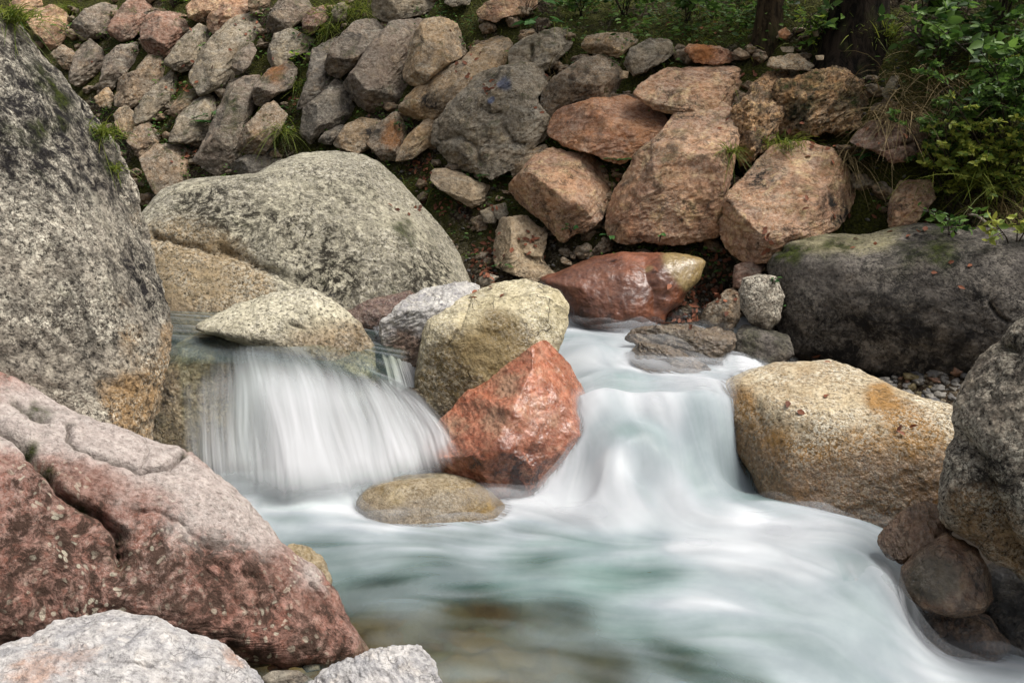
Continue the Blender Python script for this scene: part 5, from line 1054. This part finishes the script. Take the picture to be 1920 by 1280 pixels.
# fallen leaves lying where the photo shows drifts of them
LP, LN = [], []
for (cx, cy, sx, sy, n) in [(1305,560,38,22,95),(1275,597,30,10,50),(1355,500,20,40,26),(912,500,14,26,55),(925,470,12,18,20),(850,388,45,7,40),(800,330,12,22,26),(780,312,10,8,10),(345,152,14,12,16),(285,228,16,10,14),(362,285,14,16,14),(915,170,8,7,16),(905,465,10,6,8),(985,455,14,8,10),(1000,452,10,5,8),(870,100,14,26,18),(1580,270,60,14,26),(1475,240,60,12,16),(560,190,12,12,12),(1440,450,10,12,8),(1010,200,7,30,12),(1300,420,160,40,16),(1640,400,40,40,8),(1560,690,90,10,3),(1700,815,8,4,3),(1560,755,60,12,3),(1750,478,40,30,8),(300,130,60,40,10),(500,60,60,40,12),(1400,60,120,40,40)]:
    for _ in range(n):
        hh = hit(cx + RNG.normal(0, sx), cy + RNG.normal(0, sy))
        if hh is not None and hh[0][1] > 4.2 and (hh[2] == "ground" or hh[1][2] > 0.55 or n <= 10) and not hh[2].startswith(("foliage", "grass", "plant", "undergrowth", "stem", "weeds")): LP.append(hh[0] + hh[1] * 0.008); LN.append(hh[1])
LP = np.array(LP); LN = np.array(LN); n = len(LP)
v, f3, f4, t = leaves(LP, np.cross(LN, RNG.normal(0, 1, (n, 3))) + LN * RNG.uniform(-.1, .4, (n, 1)), LN + RNG.normal(0, .4, (n, 3)), RNG.uniform(.03, .06, n), RNG.uniform(.018, .034, n), RNG.uniform(0, 1, n))
tag(link("fallen_leaves", make_mesh("fallen_leaves", v, [f3, f4], ML_DEAD, {"tint": t}, smooth=False)), "rust brown fallen leaves drifted between the stones", kind="stuff")

# gravel: the pebble bar on the right and grit on the earth
def gravel_mat():
    m = NT("gravel"); t = m.attr("tint"); t2 = m.attr("tint2"); v = m.n("TexCoord").outputs["Object"]; n = m.noise(v, 60, 4, .7)
    col = m.mix(t, S(66, 66, 70), S(140, 135, 126)); col = m.mix(m.rng(t2, .88, .92), col, S(140, 108, 88)); col = m.mix(m.rng(t2, .2, .1), col, S(104, 92, 62))
    col = m.mix(m.rng(n, .3, .7), m.mix(.5, col, S(40, 38, 36)), col)
    m.surf(m.n("BsdfPrincipled", {"Base Color": col, "Roughness": 0.6, "Specular IOR Level": 0.3}).outputs[0]); return m.mat
MGV = gravel_mat()
def stones(name, label, P, R, seed, k=3):
    r = np.random.default_rng(seed); V0, F0 = sphere(k); n = len(P); Vs = []
    nzb = [1 + 0.45 * fbm(V0 * 1.1 + q * 7, 2, q) for q in range(12)]
    for i in range(n):
        a, b = r.uniform(0, 2 * math.pi), r.normal(0, .25); s = np.array([1, r.uniform(.6, 1), r.uniform(.4, .7)]) * R[i]
        v = V0 * nzb[i % 12][:, None] * s; ca, sa = math.cos(a), math.sin(a); v = v @ np.array([[ca, -sa, 0], [sa, ca, 0], [0, 0, 1.0]]); cb, sb = math.cos(b), math.sin(b)
        Vs.append(v @ np.array([[cb, 0, sb], [0, 1, 0], [-sb, 0, cb]]) + P[i])
    Fs = (np.arange(n)[:, None, None] * len(V0) + F0).reshape(-1, 3)
    o = link(name, make_mesh(name, np.concatenate(Vs), Fs, MGV, {"tint": np.repeat(r.uniform(0, 1, n), len(V0)), "tint2": np.repeat(r.uniform(0, 1, n), len(V0))}))
    return tag(o, label, kind="stuff")
r = np.random.default_rng(5); n = 700
X = r.uniform(1.75, 3.3, n); Y = r.uniform(5.05, 5.75, n)
stones("gravel", "bar of grey and brown pebbles between the golden boulder and the dark one", np.stack([X, Y, z_ground(X, Y) + r.uniform(0, .04, n)], 1), r.uniform(.016, .055, n) * r.uniform(.6, 1.1, n), 6)
n = 1500; X = r.uniform(-1.5, 3, n); s = r.uniform(-1.2, 1.0, n); Y = 6.8 - .46 * (X - 1.6) + s
stones("gravel", "loose grit and small stones on the earth between the wall rocks", np.stack([X, Y, z_ground(X, Y) + .01], 1), r.uniform(.006, .02, n), 7, 2)
n = 260; X = r.uniform(-1.6, -.1, n); Y = r.uniform(2.3, 3.2, n)
stones("gravel", "shallow bed of small stones by the marbled rocks", np.stack([X, Y, z_ground(X, Y) + .01], 1), r.uniform(.012, .035, n), 9)

# filler stones wedged between the big ones of the wall
n = 900; r = np.random.default_rng(12); X = r.uniform(-5.5, 2.6, n); s = r.uniform(-0.1, 1.0, n) * (1.25 + 1.9 * sstep(0.8, -1.5, X)); Y = 6.8 - .46 * (X - 1.6) + s
ob_ = stones("rubble", "small filler stones wedged between the big rocks of the bank wall", np.stack([X, Y - .03, z_ground(X, Y) + .0], 1), r.uniform(.03, .085, n), 15, 4)
ob_.data.materials.clear(); ob_.data.materials.append(MW['brown'])
# bare branch
bp_ = [at_y(x, y, 6.15 - i * .03) for i, (x, y) in enumerate([(1815, 402), (1830, 404), (1845, 414), (1858, 426), (1872, 434), (1888, 443)])]
bv, bf = tube(cat(np.array(bp_), np.linspace(0, 1, 24)) - np.array(bp_[0]), np.linspace(.006, .012, 24), 7)
tag(link("branch", make_mesh("branch", bv, bf, MT_PALE), bp_[0]), "bare bleached branch curving down over the massive dark boulder's right end", "branch")

# trees: the trunks stand in the picture, the crowns shade it from above
def bark(name, a, b, sc):
    m = NT(name); v = m.n("TexCoord").outputs["Object"]
    mp = m.n("Mapping", {"Vector": v, "Scale": (1, 1, .28)}); n = m.noise(mp.outputs[0], sc, 7, .7, .5); n2 = m.noise(v, 5, 4, .6)
    col = m.mix(m.rng(n, .38, .62), S(*a), S(*b)); col = m.mix(m.rng(n2, .5, .7, 0, .5), col, S(62, 70, 36))
    bp = m.n("Bump", {"Strength": 1.0, "Distance": .05, "Height": n})
    m.surf(m.n("BsdfPrincipled", {"Base Color": col, "Roughness": .95, "Specular IOR Level": .1, "Normal": bp.outputs[0]}).outputs[0]); return m.mat
def tree(label, px, py, r0, H, mat, crown_r, seed, nlv, lean=(0, 0)):
    p = at_ground(px, py); r = np.random.default_rng(seed)
    root = bpy.data.objects.new("tree", None); root.location = p; COL.objects.link(root); tag(root, label, "tree", "trees on the upper bank")
    ts = np.linspace(0, 1, 40); path = np.stack([lean[0] * ts + .04 * np.sin(ts * 6), lean[1] * ts, -0.3 + (H + .3) * ts], 1)
    rad = r0 * (1 - .75 * ts) * (1 + .7 * np.exp(-ts * H / .22))
    tv, tf = tube(path, rad, 40); q = tv - path.repeat(40, 0); tv = path.repeat(40, 0) + q * (1 + .10 * fbm(tv * [7, 7, 1.6] + seed, 3, seed, .6, True))[:, None]
    parts = [(tv, tf)]; P, D = [], []
    for i in range(26):
        k = .35 + .63 * i / 26; o = np.array([np.interp(k, ts, path[:, j]) for j in range(3)]); th = r.uniform(0, 6.28); l = crown_r * (1.2 - k) * r.uniform(.8, 1.3)
        e_ = np.array([math.cos(th), math.sin(th), .35]) * l; bt = np.linspace(0, 1, 7)[:, None]; bpth = o + e_ * bt + [0, 0, -.15 * l] * bt ** 2
        parts.append(tube(bpth, r0 * .28 * (1.15 - k) * np.linspace(1, .25, 7), 6))
        for _ in range(nlv // 26):
            f_ = r.uniform(.25, 1.1); c = o + e_ * f_ + r.normal(0, .16 * crown_r, 3) * [1, 1, .6]; P.append(c); D.append(r.normal(0, 1, 3) * [1, 1, .5])
    V_, F_ = join(parts); link("trunk", make_mesh("trunk", V_, F_, mat), parent=root)
    Ls = r.uniform(.10, .22, len(P)); link("crown", leaf_mesh("crown", P, D, Ls, Ls * .6, ML_CROWN, jit=.6), parent=root)
tree("thin brown tree trunk at the top edge of the bank", 1436, 74, 0.10, 6.5, bark("brown_bark", (36, 29, 22), (76, 64, 48), 24), 0.9, 5, 1000)
tree("thick dark tree trunk with rough bark at the top right", 1602, 80, 0.20, 9.0, bark("dark_bark", (13, 11, 9), (48, 40, 33), 16), 1.5, 6, 2200)
